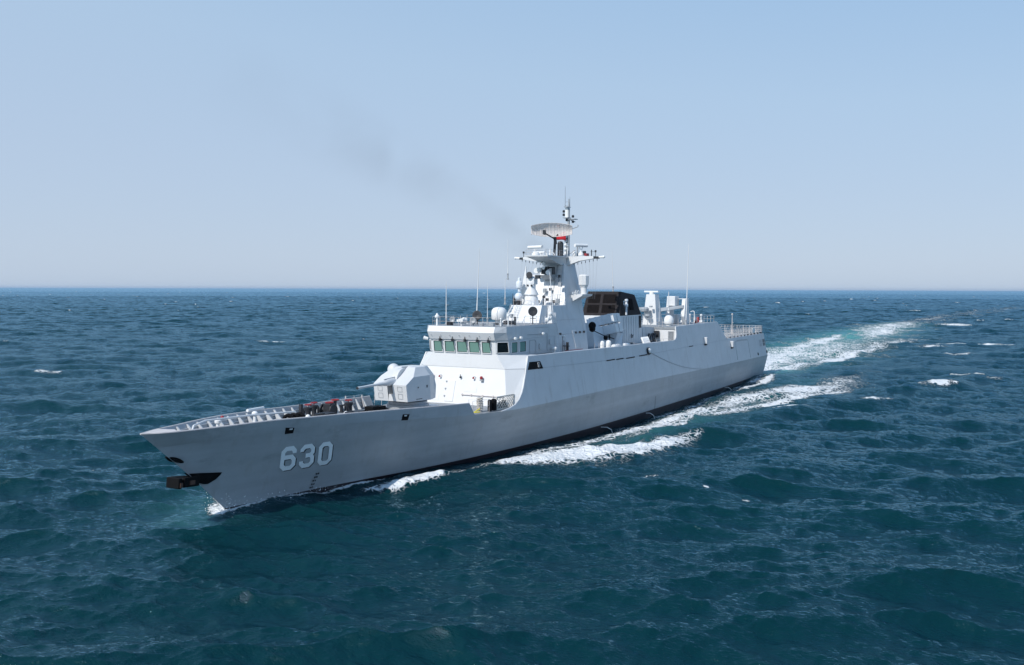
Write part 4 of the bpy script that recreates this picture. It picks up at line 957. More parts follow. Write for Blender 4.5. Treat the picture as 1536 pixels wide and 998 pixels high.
# ------------------------------------------------------------------ missile launchers (crossed pairs between mast and funnel)
def launcher(c, az, el, half=(2.3,.55,.5), lbl=None):
    c = Vector(c); ax = Vector((math.cos(az)*math.cos(el), math.sin(az)*math.cos(el), math.sin(el))); lat = Vector((-math.sin(az), math.cos(az), 0)); upx = ax.cross(lat)
    root = bpy.data.objects.new('missile_launcher', None); sc.collection.objects.link(root); root.parent = ship
    if lbl: root['label'] = lbl
    for sgn, c0 in ((1,c),(-1,c),(1,c-upx*1.12),(-1,c-upx*1.12)):
        c_keep = c; c = c0
        mb = MB(); mb.obox(c+lat*sgn*(half[1]+.05), (ax,lat,upx), half); can = bevel(mb.build('missile_canister', 'blue', root), .05)
        mb = MB(); mb.obox(c+lat*sgn*(half[1]+.05)+ax*(half[0]+.06), (ax,lat,upx), (.07,half[1]*.9,half[2]*.9)); mb.build('canister_lid', 'white', can)
        mb = MB()
        for t in (-.75,-.3,.2,.7): mb.obox(c+lat*sgn*(half[1]+.05)+ax*half[0]*t, (ax,lat,upx), (.04,half[1]+.03,half[2]+.03))
        mb.build('canister_rib', 'blue', can)
        c = c_keep
    mb = MB()
    for t in (-.6,.5):
        p = c+ax*half[0]*t-upx*half[2]
        for sg in (1,-1): mb.rod(p+lat*sg*.6, (p.x, p.y+sg*.5*lat.y, 7.1), .07)
    mb.build('launcher_frame', 'dark', root)
launcher((57.3,1.4,9.95), R_(92), R_(13), (1.5,.52,.5), 'missile launcher aimed to port, the upper of the crossed pair')
launcher((59.6,-.9,8.9), R_(-90), R_(14), (1.8,.5,.5), 'missile launcher aimed to starboard, nearer the mast')
# blast screen in front of the port launcher
mb = MB()
mb.rings([[(61,2.1,7.1),(57.5,2.25,7.05),(57.5,2.8,7.05),(56,3.1,7.0),(56,1.0,7.0),(61,.6,7.1)],
          [(61,1.65,9.8),(57.5,1.85,9.1),(57.5,3.15,8.75),(55.5,2.97,8.5),(55.5,1.0,8.6),(61,.5,9.8)]])
bs = mb.build('blast_screen', 'blue', ship)
mb = MB(); mb.path([(61.3,2.05,9.0),(59.3,2.4,8.4),(57.2,2.85,7.95)],.05); mb.lathe((59.4,2.5,8.2),[(0,0),(.25,.02),(.25,.2),(0,.22)],ax=(.3,1,0),n=12); mb.build('hose', 'black', bs)
mb = MB(); mb.sphere((63.0,2.6,9.6),.42,8); mb.sphere((63.2,2.7,9.3),.35,8); mb.build('covered_winch', 'black', ship)
for i, (x, y, r) in enumerate(((65.0,4.6,.24),(63.4,4.6,.28))):
    mb = MB(); mb.lathe((x,y,7.2), [(0,0),(r,.05),(r,.7),(r*.85,.88),(r*.4,.98),(0,1.0)], n=18)
    mb.build('ventilator', 'wht', ship, smooth=True)
for i, (x, l_) in enumerate(((61.4,1.7),(58.6,1.6))):
    mb = MB(); n = 20; c = Vector((x,4.6,7.42)); mb.lathe(c-Vector((l_/2+.02,0,0)), [(0,0),(.2,.03),(.27,.12),(.27,l_-.12),(.2,l_-.03),(0,l_)], ax=(1,0,0), n=18)
    o = tag(mb.build('life_raft_canister', 'wht', smooth=True), ('white life raft canister on the deck edge, the one nearer the mast tower','white life raft canister on the deck edge, the one nearer the funnel')[i], 'life raft', 'life raft canisters at the deck edge')
    mb = MB()
    for t in (.35, l_-.35): mb.ring(c+Vector((-l_/2+t,0,0)),.28,.018,ax=(1,0,0))
    mb.build('strap', 'metal', o)
mb = MB(); railing(mb, [(64.4,5.05,7.42),(46.5,5.35,7.3)], .35, 1, .02, 2.2); mb.build('deck_edge_railing', 'rail', ship)

# decoy launchers and vents by the hangar front
for i, x in enumerate((46.6,45.2)):
    mb = MB()
    for k in range(3): mb.rod((x+.2,2.4+k*.28,7.4),(x-.3,2.4+k*.28,8.1),.11,n=10)
    mb.box(x-.2,x+.3,2.3,3.1,7.1,7.4); mb.build('decoy_launcher', 'dark', ship)
for k in range(6):
    mb = MB(); mb.rod((52.9-k*.36,4.5,7.3),(52.6-k*.36,4.1,7.95),.12,n=10)
    mb.build('mortar_tube', 'wht', ship)
mb = MB(); mb.path([(44.5,2.2,7.1),(44.5,2.2,8.6)],.05); mb.lathe((44.6,2.5,7.1),[(.1,0),(.1,.7),(.28,.8),(.1,1.0),(0,1.1)],n=10); mb.box(44.2,44.5,2.6,3.2,7.6,8.4); mb.build('wall_fitting', 'dark', hg)

# ------------------------------------------------------------------ after mast block and launcher on the hangar roof
mb = MB()
mb.rings([[(36.6,-.95,8.85),(38.9,-.95,8.85),(38.9,.93,8.85),(36.6,.93,8.85)], [(37.0,-.5,12.3),(38.6,-.58,12.75),(38.6,.58,12.75),(37.0,.5,12.75)]])
am = mb.build('after_mast', 'white', ship)
mb = MB(); mb.rod((38.2,0,12.75),(38.2,0,13.0),.3); mb.rod((37.7,-.35,12.75),(37.7,-.35,12.95),.2); mb.obox((38.2,0,13.1),[(.35,.94,0),(-.94,.35,0),(0,0,1)],(1.15,.14,.1)); mb.build('after_radar', 'wht', am)
mb = MB(); mb.lathe((39.6,-.4,10.6), [(.5,0),(.55,.3),(.4,.5),(0,.55)], n=10); mb.box(38.8,39.6,-.9,.2,10.5,10.7); mb.box(39.0,39.5,-1.2,-.9,10.7,11.1); mb.box(39.2,39.6,.2,.5,11.1,11.3); mb.lathe((39.6,.0,9.8),[(.1,0),(.35,.2),(.3,.45),(0,.5)],n=10); mb.rod((39.6,0,8.9),(39.6,0,9.8),.04); mb.build('mast_director', 'metal', am)
mb = MB(); mb.hexa([(36.9,.7,10.5),(37.7,.7,10.5),(35.2,3.2,11.0),(34.4,3.2,11.0)],[(36.9,.6,10.95),(37.7,.6,10.95),(35.2,3.2,11.35),(34.4,3.2,11.35)]); mb.build('cross_beam', 'upper', am)
whip(38.3,2.3,10.6,13.1,.07)
mb = MB(); mb.box(34.2,35.8,1.2,2.3,11.25,12.5); ml = bevel(mb.build('missile_box_launcher', 'white', ship), .05)
for y0, y1 in ((.85,1.35),(2.9,3.4)):
    mb = MB(); mb.rings([[(33.0,y0,8.9),(34.6,y0,8.9),(34.6,y1,8.9),(33.0,y1,8.9)],[(33.2,y0,9.9),(35.3,y0,9.9),(35.3,y1,9.9),(33.2,y1,9.9)],[(33.6,y0,12.1),(34.8,y0,12.1),(34.8,y1,12.1),(33.6,y1,12.1)]]); bevel(mb.build('launcher_arm', 'white', ml), .04)
mb = MB(); mb.box(33.4,34.6,.9,3.4,12.12,12.2); mb.build('launcher_top_plate', 'white', ml)
mb = MB(); mb.lathe((40.2,3.0,8.88), [(.35,0),(.35,.2),(.55,.25),(.6,.45),(.6,.75),(.5,1.05),(.28,1.25),(0,1.3)], n=24); mb.build('satcom_dome', 'wht', ship, smooth=True)
mb = MB(); railing(mb, [(43.8,.5,8.88),(43.8,4.9,8.88),(27.0,4.85,8.95)], .95, 2, .025, 1.5)
railing(mb, [(43.8,.5,8.88),(43.8,-4.9,8.88),(27.0,-4.85,8.95),(27.0,4.85,8.95)], .95, 2, .025, 1.5); mb.build('roof_railing', 'rail', ship)
mb = MB(); mb.lathe((32.5,1.4,8.9), [(.42,0),(.42,1.1),(.36,1.2),(0,1.22)], n=16); mb.build('vent_trunk', 'white', ship, smooth=True)
for x, y, h in ((31.3,2.2,1.1),(29.9,2.4,1.3),(28.8,1.0,1.2),(27.4,3.2,1.2)):
    mb = MB(); z = 8.92; mb.rod((x,y,z),(x,y,z+h*.75),.06,n=6); mb.lathe((x,y,z+h*.7), [(.12,0),(.16,.08),(.16,.22),(0,.3)], n=10); mb.box(x-.18,x+.18,y-.18,y+.18,z,z+.3); mb.build('deck_fitting', 'wht', ship)
mb = MB(); mb.path([(27.9,2.4,8.92),(27.9,2.4,10.3),(27.9,2.25,10.45),(28.1,1.9,10.35)],.06); mb.rod((28.4,2.6,8.92),(28.4,2.6,9.7),.1); mb.build('davit', 'white', ship)
mb = MB(); mb.box(29.2,29.5,3.2,3.5,9.0,9.7); mb.lathe((30.8,3.6,8.92),[(.2,0),(.2,.35),(0,.4)],n=10); mb.build('fire_locker', 'red', ship)

# ------------------------------------------------------------------ flight deck safety rails at the stern
fr = bpy.data.objects.new('stern_railing', None); sc.collection.objects.link(fr); fr.parent = ship
for nm, seg in (('a', [(23.0,-5.3,6.45),(.6,-5.0,6.36)]), ('b', [(.6,-5.0,6.36),(.6,5.0,6.36)]), ('c', [(.6,5.0,6.36),(22.6,5.35,6.47)])):
    mb = MB(); railing(mb, seg, 1.25, 4, .04, 1.0, .022)
    a_, b2 = Vector(seg[0]), Vector(seg[1]); n = int((b2-a_).length/1.0)
    for i in range(n): mb.rod(a_+(b2-a_)*i/n+Vector((0,0,.0)), a_+(b2-a_)*(i+.5)/n+Vector((0,0,1.2)), .018, n=4)
    mb.build('rail_panel', 'rail', fr)
mb = MB()
for i in range(11): mb.box(1.5+i*2, 1.85+i*2, 5.0,5.2, 6.4, 6.62)
mb.build('net_hinge', 'dark', fr)
mb = MB()
for i in range(18): mb.rod((1+i*1.2,4.6,6.45),(1+i*1.2,3.9,7.1),.025,n=4)
mb.build('folded_net_frame', 'rope', fr)
mb = MB(); mb.box(6.2,7.6,5.22,5.28,6.75,7.45); mb.build('notice_board', 'wht', fr)
mb = MB(); mb.rod((6.2,1.7,6.4),(6.2,1.7,9.6),.07,.04,8); mb.box(6.0,6.4,1.55,1.85,6.4,7.1); mb.sphere((6.2,1.7,9.5),.14); mb.rod((6.2,1.7,8.2),(6.0,1.9,8.2),.03); mb.build('stern_flagstaff', 'rail', ship)

# flag: small red ensign hung from the yard halyard behind the search radar
mb = MB(); bm = mb.bm; n = 16; rows = []
for i in range(n+1):
    u = i/n; zt = 19.3-.55*u+.04*math.sin(u*8); zb = 18.35+.22*u+.05*math.sin(u*7)
    rows.append([bm.verts.new((63.85+.35*u+.07*math.sin(u*9+k), -.05-1.35*u, zt+(zb-zt)*k/4)) for k in range(5)])
for a_, b2 in zip(rows, rows[1:]):
    for k in range(4): bm.faces.new((a_[k], b2[k], b2[k+1], a_[k+1]))
fl = mb.build('flag', 'flag', smooth=True); fl.modifiers.new('t', 'SOLIDIFY').thickness = .01
tag(fl, 'red ensign flying beside the pole mast behind the grid radar', 'flag')

# ------------------------------------------------------------------ SEA
rng = np.random.default_rng(3)
def tile(L, n, lam_lo, lam_hi, lam_p, ang, rms, seed, spread=4, chop=1.0, ex=3.6):
    r = np.random.default_rng(seed)
    k1 = np.fft.fftfreq(n, L/n)*2*np.pi; KX, KY = np.meshgrid(k1, k1, indexing='ij'); K = np.hypot(KX, KY); K[0,0] = 1
    kp = 2*np.pi/lam_p
    S = np.exp(-1.25*(kp/K)**2)/K**ex
    c = (KX*math.cos(ang)+KY*math.sin(ang))/K
    D = np.abs(c)**spread*.94+.06; D[c < 0] *= .15
    S = S*D*(K < 2*np.pi/lam_lo)*(K > 2*np.pi/lam_hi); S[0,0] = 0
    A = np.sqrt(S)*(r.standard_normal((n,n))+1j*r.standard_normal((n,n)))
    h = np.fft.ifft2(A); s = rms/np.std(h.real); 
    hx = np.fft.ifft2(1j*KX/K*A).real*s*chop; hy = np.fft.ifft2(1j*KY/K*A).real*s*chop
    return L, n, h.real*s, hx, hy
def samp(T, x, y, rot=0.):
    L, n, H, DX, DY = T
    c, s_ = math.cos(rot), math.sin(rot); u = (x*c+y*s_)/L*n; v = (-x*s_+y*c)/L*n
    iu = np.floor(u).astype(int); iv = np.floor(v).astype(int); fu = u-iu; fv = v-iv
    a0 = iu % n; a1 = (iu+1) % n; b0 = iv % n; b1 = (iv+1) % n
    f = lambda F: F[a0,b0]*(1-fu)*(1-fv)+F[a1,b0]*fu*(1-fv)+F[a0,b1]*(1-fu)*fv+F[a1,b1]*fu*fv
    h = f(H); dx = f(DX); dy = f(DY)
    return h, dx*c-dy*s_, dx*s_+dy*c
WIND = R_(27)                                     # heading of the waves: towards the camera's right rear
TA = tile(460., 1024, 2.4, 110., 18., WIND, .26, 11, 7, 1.2, 3.8)
TB = tile(71., 1024, .3, 3.4, 2.2, WIND+.2-.45, .030, 5, 3, 1.)
TC = tile(173., 1024, .8, 7., 3.8, WIND-.3-.9, .048, 8, 4, 1.15)

# polar mesh centred under the drone's position: fine near, coarse towards the horizon
cx0, cy0 = CAM[0], CAM[1]
rs = [0., 6., 12., 16., 20.]; r = 23.
while r < 130: rs.append(r); r += max(.13, r*r/(13.36*933)*.75)
while r < 700: rs.append(r); r += min(1.4, max(.13, r*r/(13.36*933)*.75))
while r < 1600: rs.append(r); r += 2.
while r < 3200: rs.append(r); r += 5.
while r < 90000: rs.append(r); r *= 1.035
rs = np.array(rs)
half = R_(36); yaw = YAW
fine = np.linspace(-half, half, 1150); coarse = np.linspace(half, 2*math.pi-half, 190)[1:-1]
th = np.concatenate([fine, coarse])+yaw
NR, NT = len(rs), len(th)
RR, TT = np.meshgrid(rs, th, indexing='ij')
X = (cx0+RR*np.cos(TT)).ravel(); Yy = (cy0+RR*np.sin(TT)).ravel(); RR = RR.ravel()
fadeA = np.clip(1-(RR-6000)/20000, 0, 1); fadeC = np.clip(1-(RR-1500)/2500, 0, 1); fadeB = np.clip(1-(RR-260)/450, 0, 1)
unres = np.clip((np.log(np.maximum(RR, 1))-math.log(60))/(math.log(1800)-math.log(60)), 0, 1)

def seg_field(x, y, pts, widths, gain=None):
    """max over a poly line of exp(-(d/w)^2) with width (and gain) interpolated along it"""
    out = np.zeros_like(x); g_ = gain or [1.]*len(pts)
    for (a, b_, w0, w1, g0, g1) in zip(pts, pts[1:], widths, widths[1:], g_, g_[1:]):
        ax, ay = a; bx_, by_ = b_; dx, dy = bx_-ax, by_-ay; L2 = dx*dx+dy*dy
        t_ = np.clip(((x-ax)*dx+(y-ay)*dy)/L2, 0, 1); d2 = (x-ax-t_*dx)**2+(y-ay-t_*dy)**2; ww = w0+(w1-w0)*t_
        out = np.maximum(out, (g0+(g1-g0)*t_)*np.exp(-d2/ww**2))
    return out
near = (X > -900) & (X < 135) & (np.abs(Yy) < 90)
xn, yn = X[near], Yy[near]; ya = np.abs(yn)
a = np.array(LV['wl'])[::-1]; yw = np.interp(xn, a[:,0], a[:,1]); dh = np.maximum(ya-yw, 0)
dh = np.where(xn > 111, np.hypot(xn-111, yn), dh); dh = np.where(xn < 0, np.hypot(np.maximum(-xn, 0), np.maximum(ya-5, 0)), dh)
prof = np.interp(xn, [-30,-8,0,12,25,40,55,70,78,86,93,99,104,108,111,114], [0,.3,.1,-.35,-.6,-.78,-.8,-.62,-.3,-.12,-.05,.0,.05,.25,.2,0])
dz = prof*np.exp(-(dh/3.2)**2)
# bow-wave crests (both sides of the ship)
F3 = [(92.5,6.0),(88.2,6.6),(86.3,8.4),(83.8,10.1),(80.2,12.0),(76.0,14.0),(72.5,15.2),(68.8,16.4)]
F2 = [(101.7,3.0),(100.3,4.1),(98.6,5.0),(96.6,5.6),(94.3,5.9)]
dz += .38*seg_field(xn, ya, F3, [1.2,1.4,1.7,2,2.1,2.1,2,1.6], [.2,.7,1,1,.9,.8,.6,.3])
dz += .25*seg_field(xn, ya, F2, [.5,.8,1.,1.,.6], [.3,.9,1,1,.5])
dz += .55*seg_field(xn, ya, [(66,15.5),(56,17.5),(47.5,20),(36,22.5),(24,24)], [2.5,2.6,2.6,2.8,2.5], [.2,.8,1,.8,.2])
dz += .5*seg_field(xn, ya, [(30,27),(12.5,32),(-8,35.5),(-30,40)], [2.8,2.8,2.8,2.6], [.3,1,.8,.2])
dz += .42*seg_field(xn, yn, [(103,9),(97.5,13),(92,17.5),(86,22),(78,26)], [2.6,3.,3.4,3.2,2.6], [.25,.8,1,.9,.3])
dz -= .3*seg_field(xn, yn, [(104,5.5),(98,9.0),(91,13.2),(83,18)], [2.,2.4,2.6,2.2], [.5,1,1,.3])
dz += .35*seg_field(xn, yn, [(-3,6.5),(-16,6),(-30,5)], [2.,2.5,2.5], [.8,.8,.2])
calm = 1-.6*np.exp(-(dh/3.5)**2)
DZ = np.zeros_like(X); DZ[near] = dz
CALM = np.ones_like(X); CALM[near] = calm
# wind-slick: waves are lower inside the turbulent wake
hA, dxA, dyA = samp(TA, X, Yy, .0); hC, dxC, dyC = samp(TC, X, Yy, .9); hB, dxB, dyB = samp(TB, X, Yy, .45)
Hh = hA*fadeA*CALM + hC*fadeC*CALM + hB*fadeB*(.5+.5*CALM) + DZ
PX = X + (dxA*fadeA + dxC*fadeC*.8)*CALM + dxB*fadeB*.7
PY = Yy + (dyA*fadeA + dyC*fadeC*.8)*CALM + dyB*fadeB*.7

# foam and aeration
foam = np.zeros_like(X); aer = np.zeros_like(X)
def S(f, pts, wd, g_): return seg_field(f[0], f[1], pts, wd, g_)
P_ = (xn, yn); PM = (xn, ya)
fo_ = np.zeros_like(xn)
fo_ = np.maximum(fo_, S(PM, F3, [.4,.9,1.5,1.9,1.9,1.7,1.4,.8], [.3,.85,1.15,1.25,1.2,1.05,.9,.5]))
fo_ = np.maximum(fo_, .75*S(PM, [(90,7.5),(85,10.5),(80,14),(74,17)], [.8,1.6,1.5,1], [.2,.8,.8,.2]))
fo_ = np.maximum(fo_, S(PM, F2, [.3,.6,.85,.8,.4], [.5,1.1,1.2,1.,.4]))
fo_ = np.maximum(fo_, S(PM, [(111.3,.05),(109.5,.35),(106.5,.8),(104.3,1.15),(102,1.7),(100,2.2),(97.5,2.9)], [.3,.3,.25,.2,.22,.22,.15], [1.2,.85,.85,1.05,1.05,.85,.3]))
fo_ = np.maximum(fo_, .82*S(PM, [(96,4.8),(92,5.6),(87.5,6.6),(81.5,7.2),(73.6,8.4),(66,9.3),(51,10.2),(39.5,11.2),(27,14),(18,17.5),(5,19),(-10,20)], [.5,.7,.8,1.0,1.5,1.8,2.0,2.6,3.6,3.8,3.0,2.0], [.3,.55,.66,.74,.80,.84,.84,.8,.84,.82,.5,.15]))
fo_ = np.maximum(fo_, .85*S(PM, [(76,10.6),(68,11.2),(60,11.3),(50,12.3),(43,13.5),(36,16)], [.8,.9,.7,.7,.7,.5], [.3,.75,.75,.6,.8,.3]))
fo_ = np.maximum(fo_, .9*S(PM, [(28,7.4),(20,8.2),(12,8.4),(4,8.2)], [.5,.8,.9,.5], [.3,1.,1.1,.4]))
fo_ = np.maximum(fo_, .55*S(PM, [(66,6.6),(40,7.),(10,6.6),(0,6.2)], [.5,.7,.8,.6], [.5,.8,.9,1]))
fo_ = np.maximum(fo_, .95*S(P_, [(111.6,-.1),(110.6,-1.2),(109.0,-2.2)], [.5,.7,.6], [1.2,.8,.3]))
fo_ = np.maximum(fo_, .86*S(PM, [(60,10.8),(50.5,13.2),(42,15.5),(34,17.8),(26,19.5),(18,21)], [.8,1.6,1.8,2.4,2.6,2.], [.3,.85,.9,.9,.85,.2]))
# turbulent wake astern
fo_ = np.maximum(fo_, S(P_, [(-1,0),(-18,-1),(-40,-2),(-65,-3),(-95,-4)], [5.6,7.5,8.5,8,6], [1.05,.82,.70,.60,.35]))
fo_ = np.maximum(fo_, S(P_, [(-2,-2),(-22,-1),(-50,-4)], [2.5,3,3], [1.15,.95,.5]))
fo_ = np.maximum(fo_, .54*S(P_, [(-6,3),(-40,4),(-90,4),(-140,6)], [6,11,13,12], [.9,.95,.8,.5]))
fo_ = np.maximum(fo_, .95*S(P_, [(-24,9),(-34,11),(-48,12),(-60,12)], [1.2,1.6,1.6,1.], [.5,1,.9,.3]))
fo_ = np.maximum(fo_, .8*S(P_, [(-4,5.8),(-25,9.5),(-50,11),(-80,12),(-130,16)], [1,2,3,3.5,3], [.8,.8,.7,.7,.4]))
fo_ = np.maximum(fo_, S(P_, [(-60,-3),(-105,-4),(-150,-3)], [3.5,3.6,2.5], [.7,.8,.3]))
fo_ = np.maximum(fo_, S(P_, [(-120,4),(-170,2),(-225,0),(-300,2)], [4,9,10,6], [.4,.62,.6,.2]))
fo_ = np.maximum(fo_, .28*S(P_, [(-85,3),(-200,3),(-330,6),(-560,26),(-850,60)], [8,12,12,11,10], [.85,.9,.75,.72,.4]))
# whitecaps the picture shows, each a breaking crest across the view
ux, uy = math.sin(YAW), -math.cos(YAW)
for (wx, wy, ln, wd, g_) in ((-45,52,3,.8,1.),(-60,30,4,1,.9),(-180,70,8,2,1.),(-20,-120,4,2,.95),(-90,-70,5,2,.9),(0,62,2.2,.5,1.),(60,-90,2,.8,.95),(12.5,31.9,2.4,.62,1.25),(11.0,32.3,1.2,.9,1.1),(47.5,19.5,2.0,.5,1.25),(90.8,18.5,.75,.16,1.1),(89.3,18.8,.5,.16,1.),(-99.6,32.,9,.9,1.1),(-85.,24,3,.9,.9),(105.1,-20.1,.5,.28,1.1),(34.4,26.6,2.2,.8,.8),(-8.1,34.4,3.2,.5,.95),(-2.5,38.2,1,.6,1.),
        (-70,45,8,1,.75),(-130,60,6,1.5,.85),(-240,20,6,3,.9),(-150,80,6,1.6,.9),(91.0,23.4,.25,.12,1.),(91.7,26.1,.3,.12,.9)):
    wd = max(wd, ((wx-cx0)**2+(wy-cy0)**2)/12465*.45)
    g2 = seg_field(X, Yy, [(wx-ux*ln, wy-uy*ln), (wx, wy), (wx+ux*ln, wy+uy*ln)], [wd*.35, wd, wd*.45], [g_*.7, g_, g_*.7])
    foam = np.maximum(foam, g2)
    Hh += .35*seg_field(X, Yy, [(wx-ux*ln*1.5, wy-uy*ln*1.5), (wx+ux*ln*1.5, wy+uy*ln*1.5)], [max(wd*2.2,1.), max(wd*2.2,1.)])*min(1., .25+wd)*g_
foam[near] = np.maximum(foam[near], fo_)
# random whitecaps on the sharpest crests far and near
crest = hA*fadeA + hC*fadeC
patch = samp(TA, X*.13+900, Yy*.13-300, .6)[0]
thr = .84
rc_ = np.clip((crest-thr)/.10, 0, 1)*np.clip((patch-.05)/.08, 0, 1)*np.clip((RR-110)/80, 0, 1)
foam = np.maximum(foam, rc_*.95)
ae = np.zeros_like(xn)
ae = np.maximum(ae, S(P_, [(-1,0),(-20,0),(-50,1),(-90,-1),(-150,0),(-260,1)], [7,9,10,10,12,9], [1,1,.95,.9,.85,.4]))
ae = np.maximum(ae, .25*S(PM, [(84,10),(70,11),(50,12),(30,14),(10,14)], [2,3.5,4,4.5,4], [.6,.9,.8,.7,.5]))
ae = np.maximum(ae, S(P_, [(2,5.6),(-8,6.5),(-16,6.5)], [1.2,2.6,2], [.8,1,.3]))
ae = np.maximum(ae, .25*S(P_, [(113.5,-1),(111,-2),(106,-4)], [2,3,3], [.6,.6,.3]))
aer[near] = ae
Hh[near] += .10*np.clip(fo_, 0, 1)*(.5+.5*np.sin(xn*3.1)*np.sin(yn*2.7))

co = np.empty((NR*NT, 3), np.float32); co[:,0] = PX; co[:,1] = PY; co[:,2] = Hh
idx = np.arange(NR*NT, dtype=np.int32).reshape(NR, NT)
A0 = idx[1:-1, :]; A1 = idx[2:, :]; B0 = np.roll(A0, -1, 1); B1 = np.roll(A1, -1, 1)
quads = np.stack([A0, A1, B1, B0], -1).reshape(-1, 4)
me = bpy.data.meshes.new('sea'); me.vertices.add(NR*NT); me.vertices.foreach_set('co', co.ravel())
nq = len(quads)
ctr = np.stack([np.zeros(NT, np.int32), idx[1], np.roll(idx[1], -1)], -1)      # centre fan
loops = np.concatenate([quads.ravel(), ctr.ravel()]); me.loops.add(len(loops)); me.loops.foreach_set('vertex_index', loops.astype(np.int32))
me.polygons.add(nq+len(ctr))
me.polygons.foreach_set('loop_start', np.concatenate([np.arange(nq)*4, nq*4+np.arange(len(ctr))*3]).astype(np.int32))
me.polygons.foreach_set('use_smooth', np.ones(nq+len(ctr), bool))
for nm, arr in (('foam', foam), ('aeration', aer), ('ripple', unres)):
    at_ = me.attributes.new(nm, 'FLOAT', 'POINT'); at_.data.foreach_set('value', arr.astype(np.float32))
me.update(calc_edges=True)
sea = bpy.data.objects.new('sea', me); sc.collection.objects.link(sea); sea['kind'] = 'structure'; sea['label'] = 'choppy teal open sea with bow wave, wake and whitecaps'

sm = bpy.data.materials.new('sea_water'); sm.use_nodes = True; t = sm.node_tree; b = t.nodes['Principled BSDF']
geo = N(t, 'ShaderNodeNewGeometry'); att = N(t, 'ShaderNodeAttribute', attribute_name='foam'); ata = N(t, 'ShaderNodeAttribute', attribute_name='aeration')
def noise(scale, detail, rough=.55, vec=None, dist=0.):
    n = N(t, 'ShaderNodeTexNoise'); n.inputs['Scale'].default_value = scale; n.inputs['Detail'].default_value = detail; n.inputs['Roughness'].default_value = rough; n.inputs['Distortion'].default_value = dist
    t.links.new(vec or geo.outputs['Position'], n.inputs['Vector']); return n.outputs[0]
def mathn(op, a_, b_=None, c_=None, clamp=False):
    n = N(t, 'ShaderNodeMath', operation=op, use_clamp=clamp)
    for i, v in enumerate((a_, b_, c_)):
        if v is None: continue
        if isinstance(v, (int, float)): n.inputs[i].default_value = v
        else: t.links.new(v, n.inputs[i])
    return n.outputs[0]
def mixc(f, a_, b_):
    n = N(t, 'ShaderNodeMix', data_type='RGBA')
    for i, v in ((0, f), (6, a_), (7, b_)):
        if isinstance(v, tuple): n.inputs[i].default_value = (*v, 1)
        elif isinstance(v, (int, float)): n.inputs[i].default_value = v
        else: t.links.new(v, n.inputs[i])
    return n.outputs[2]
mpw = N(t, 'ShaderNodeMapping'); mpw.inputs['Rotation'].default_value = (0, 0, -YAW-.25); mpw.inputs['Scale'].default_value = (1.0, .45, 1)
t.links.new(geo.outputs['Position'], mpw.inputs[0])
h1_ = noise(3.2, 5, .6, mpw.outputs[0]); h2_ = noise(.9, 4, .6, mpw.outputs[0]); h3_ = noise(11., 3, .6, mpw.outputs[0]); h4_ = noise(.22, 3, .6, mpw.outputs[0])
hh = mathn('ADD', mathn('MULTIPLY', h1_, .085), mathn('MULTIPLY', h2_, .10)); hh = mathn('ADD', hh, mathn('MULTIPLY', h3_, .04)); hh = mathn('ADD', hh, mathn('MULTIPLY', h4_, .2))
# foam pattern: broken lace + dense patches
lace = N(t, 'ShaderNodeTexVoronoi', feature='DISTANCE_TO_EDGE'); lace.inputs['Scale'].default_value = 1.7
wv = N(t, 'ShaderNodeVectorMath', operation='ADD'); nzv = N(t, 'ShaderNodeTexNoise'); nzv.inputs['Scale'].default_value = .9; nzv.inputs['Detail'].default_value = 4
t.links.new(geo.outputs['Position'], nzv.inputs['Vector']); sc_ = N(t, 'ShaderNodeVectorMath', operation='SCALE'); sc_.inputs[3].default_value = 1.6
t.links.new(nzv.outputs['Color'], sc_.inputs[0]); t.links.new(geo.outputs['Position'], wv.inputs[0]); t.links.new(sc_.outputs[0], wv.inputs[1]); t.links.new(wv.outputs[0], lace.inputs['Vector'])
lc = mathn('SUBTRACT', 1.0, mathn('MULTIPLY', lace.outputs[0], 3.6), clamp=True)
fn = noise(.8, 9, .68, None, .4); fn2 = noise(.16, 5, .6)
fn3 = noise(.10, 4, .6); fn4 = noise(4.5, 5, .7)
pat0 = mathn('MULTIPLY', mathn('SUBTRACT', fn4, .5), .55)
pat = mathn('ADD', mathn('MULTIPLY', lc, .46), mathn('ADD', mathn('MULTIPLY', fn, .75), mathn('ADD', mathn('MULTIPLY', fn2, .30), mathn('ADD', pat0, mathn('MULTIPLY', mathn('SUBTRACT', fn3, .44), 1.15)))))     # ~.35 .. 1.3
fm = mathn('ADD', pat, mathn('MULTIPLY', att.outputs['Fac'], 1.05))
fmask = N(t, 'ShaderNodeMapRange', interpolation_type='SMOOTHSTEP'); fmask.inputs[1].default_value = 1.16; fmask.inputs[2].default_value = 1.5
t.links.new(fm, fmask.inputs[0]); has = mathn('GREATER_THAN', att.outputs['Fac'], .04)
fmk = mathn('MULTIPLY', fmask.outputs[0], has)
colw = mixc(noise(.05, 3), (.0018, .0285, .0325), (.0014, .0215, .0280))
colw = mixc(mathn('MULTIPLY', ata.outputs['Fac'], .92), colw, (.11, .36, .345))
col = mixc(fmk, colw, (.80, .82, .83))
t.links.new(col, b.inputs['Base Color'])
atr = N(t, 'ShaderNodeAttribute', attribute_name='ripple')
rg = mathn('ADD', mathn('ADD', .05, mathn('MULTIPLY', mathn('MULTIPLY', atr.outputs['Fac'], mathn('MULTIPLY_ADD', noise(.009, 4, .65, mpw.outputs[0]), 1.3, .2)), .26)), mathn('MULTIPLY', fmk, .4)); t.links.new(rg, b.inputs['Roughness'])
b.inputs['IOR'].default_value = 1.333; b.inputs['Specular Tint'].default_value = (.50, .80, 1., 1)
b.inputs['Specular IOR Level'].default_value = 0.
hf = mathn('ADD', hh, mathn('MULTIPLY', mathn('MULTIPLY', fmk, pat), .22))
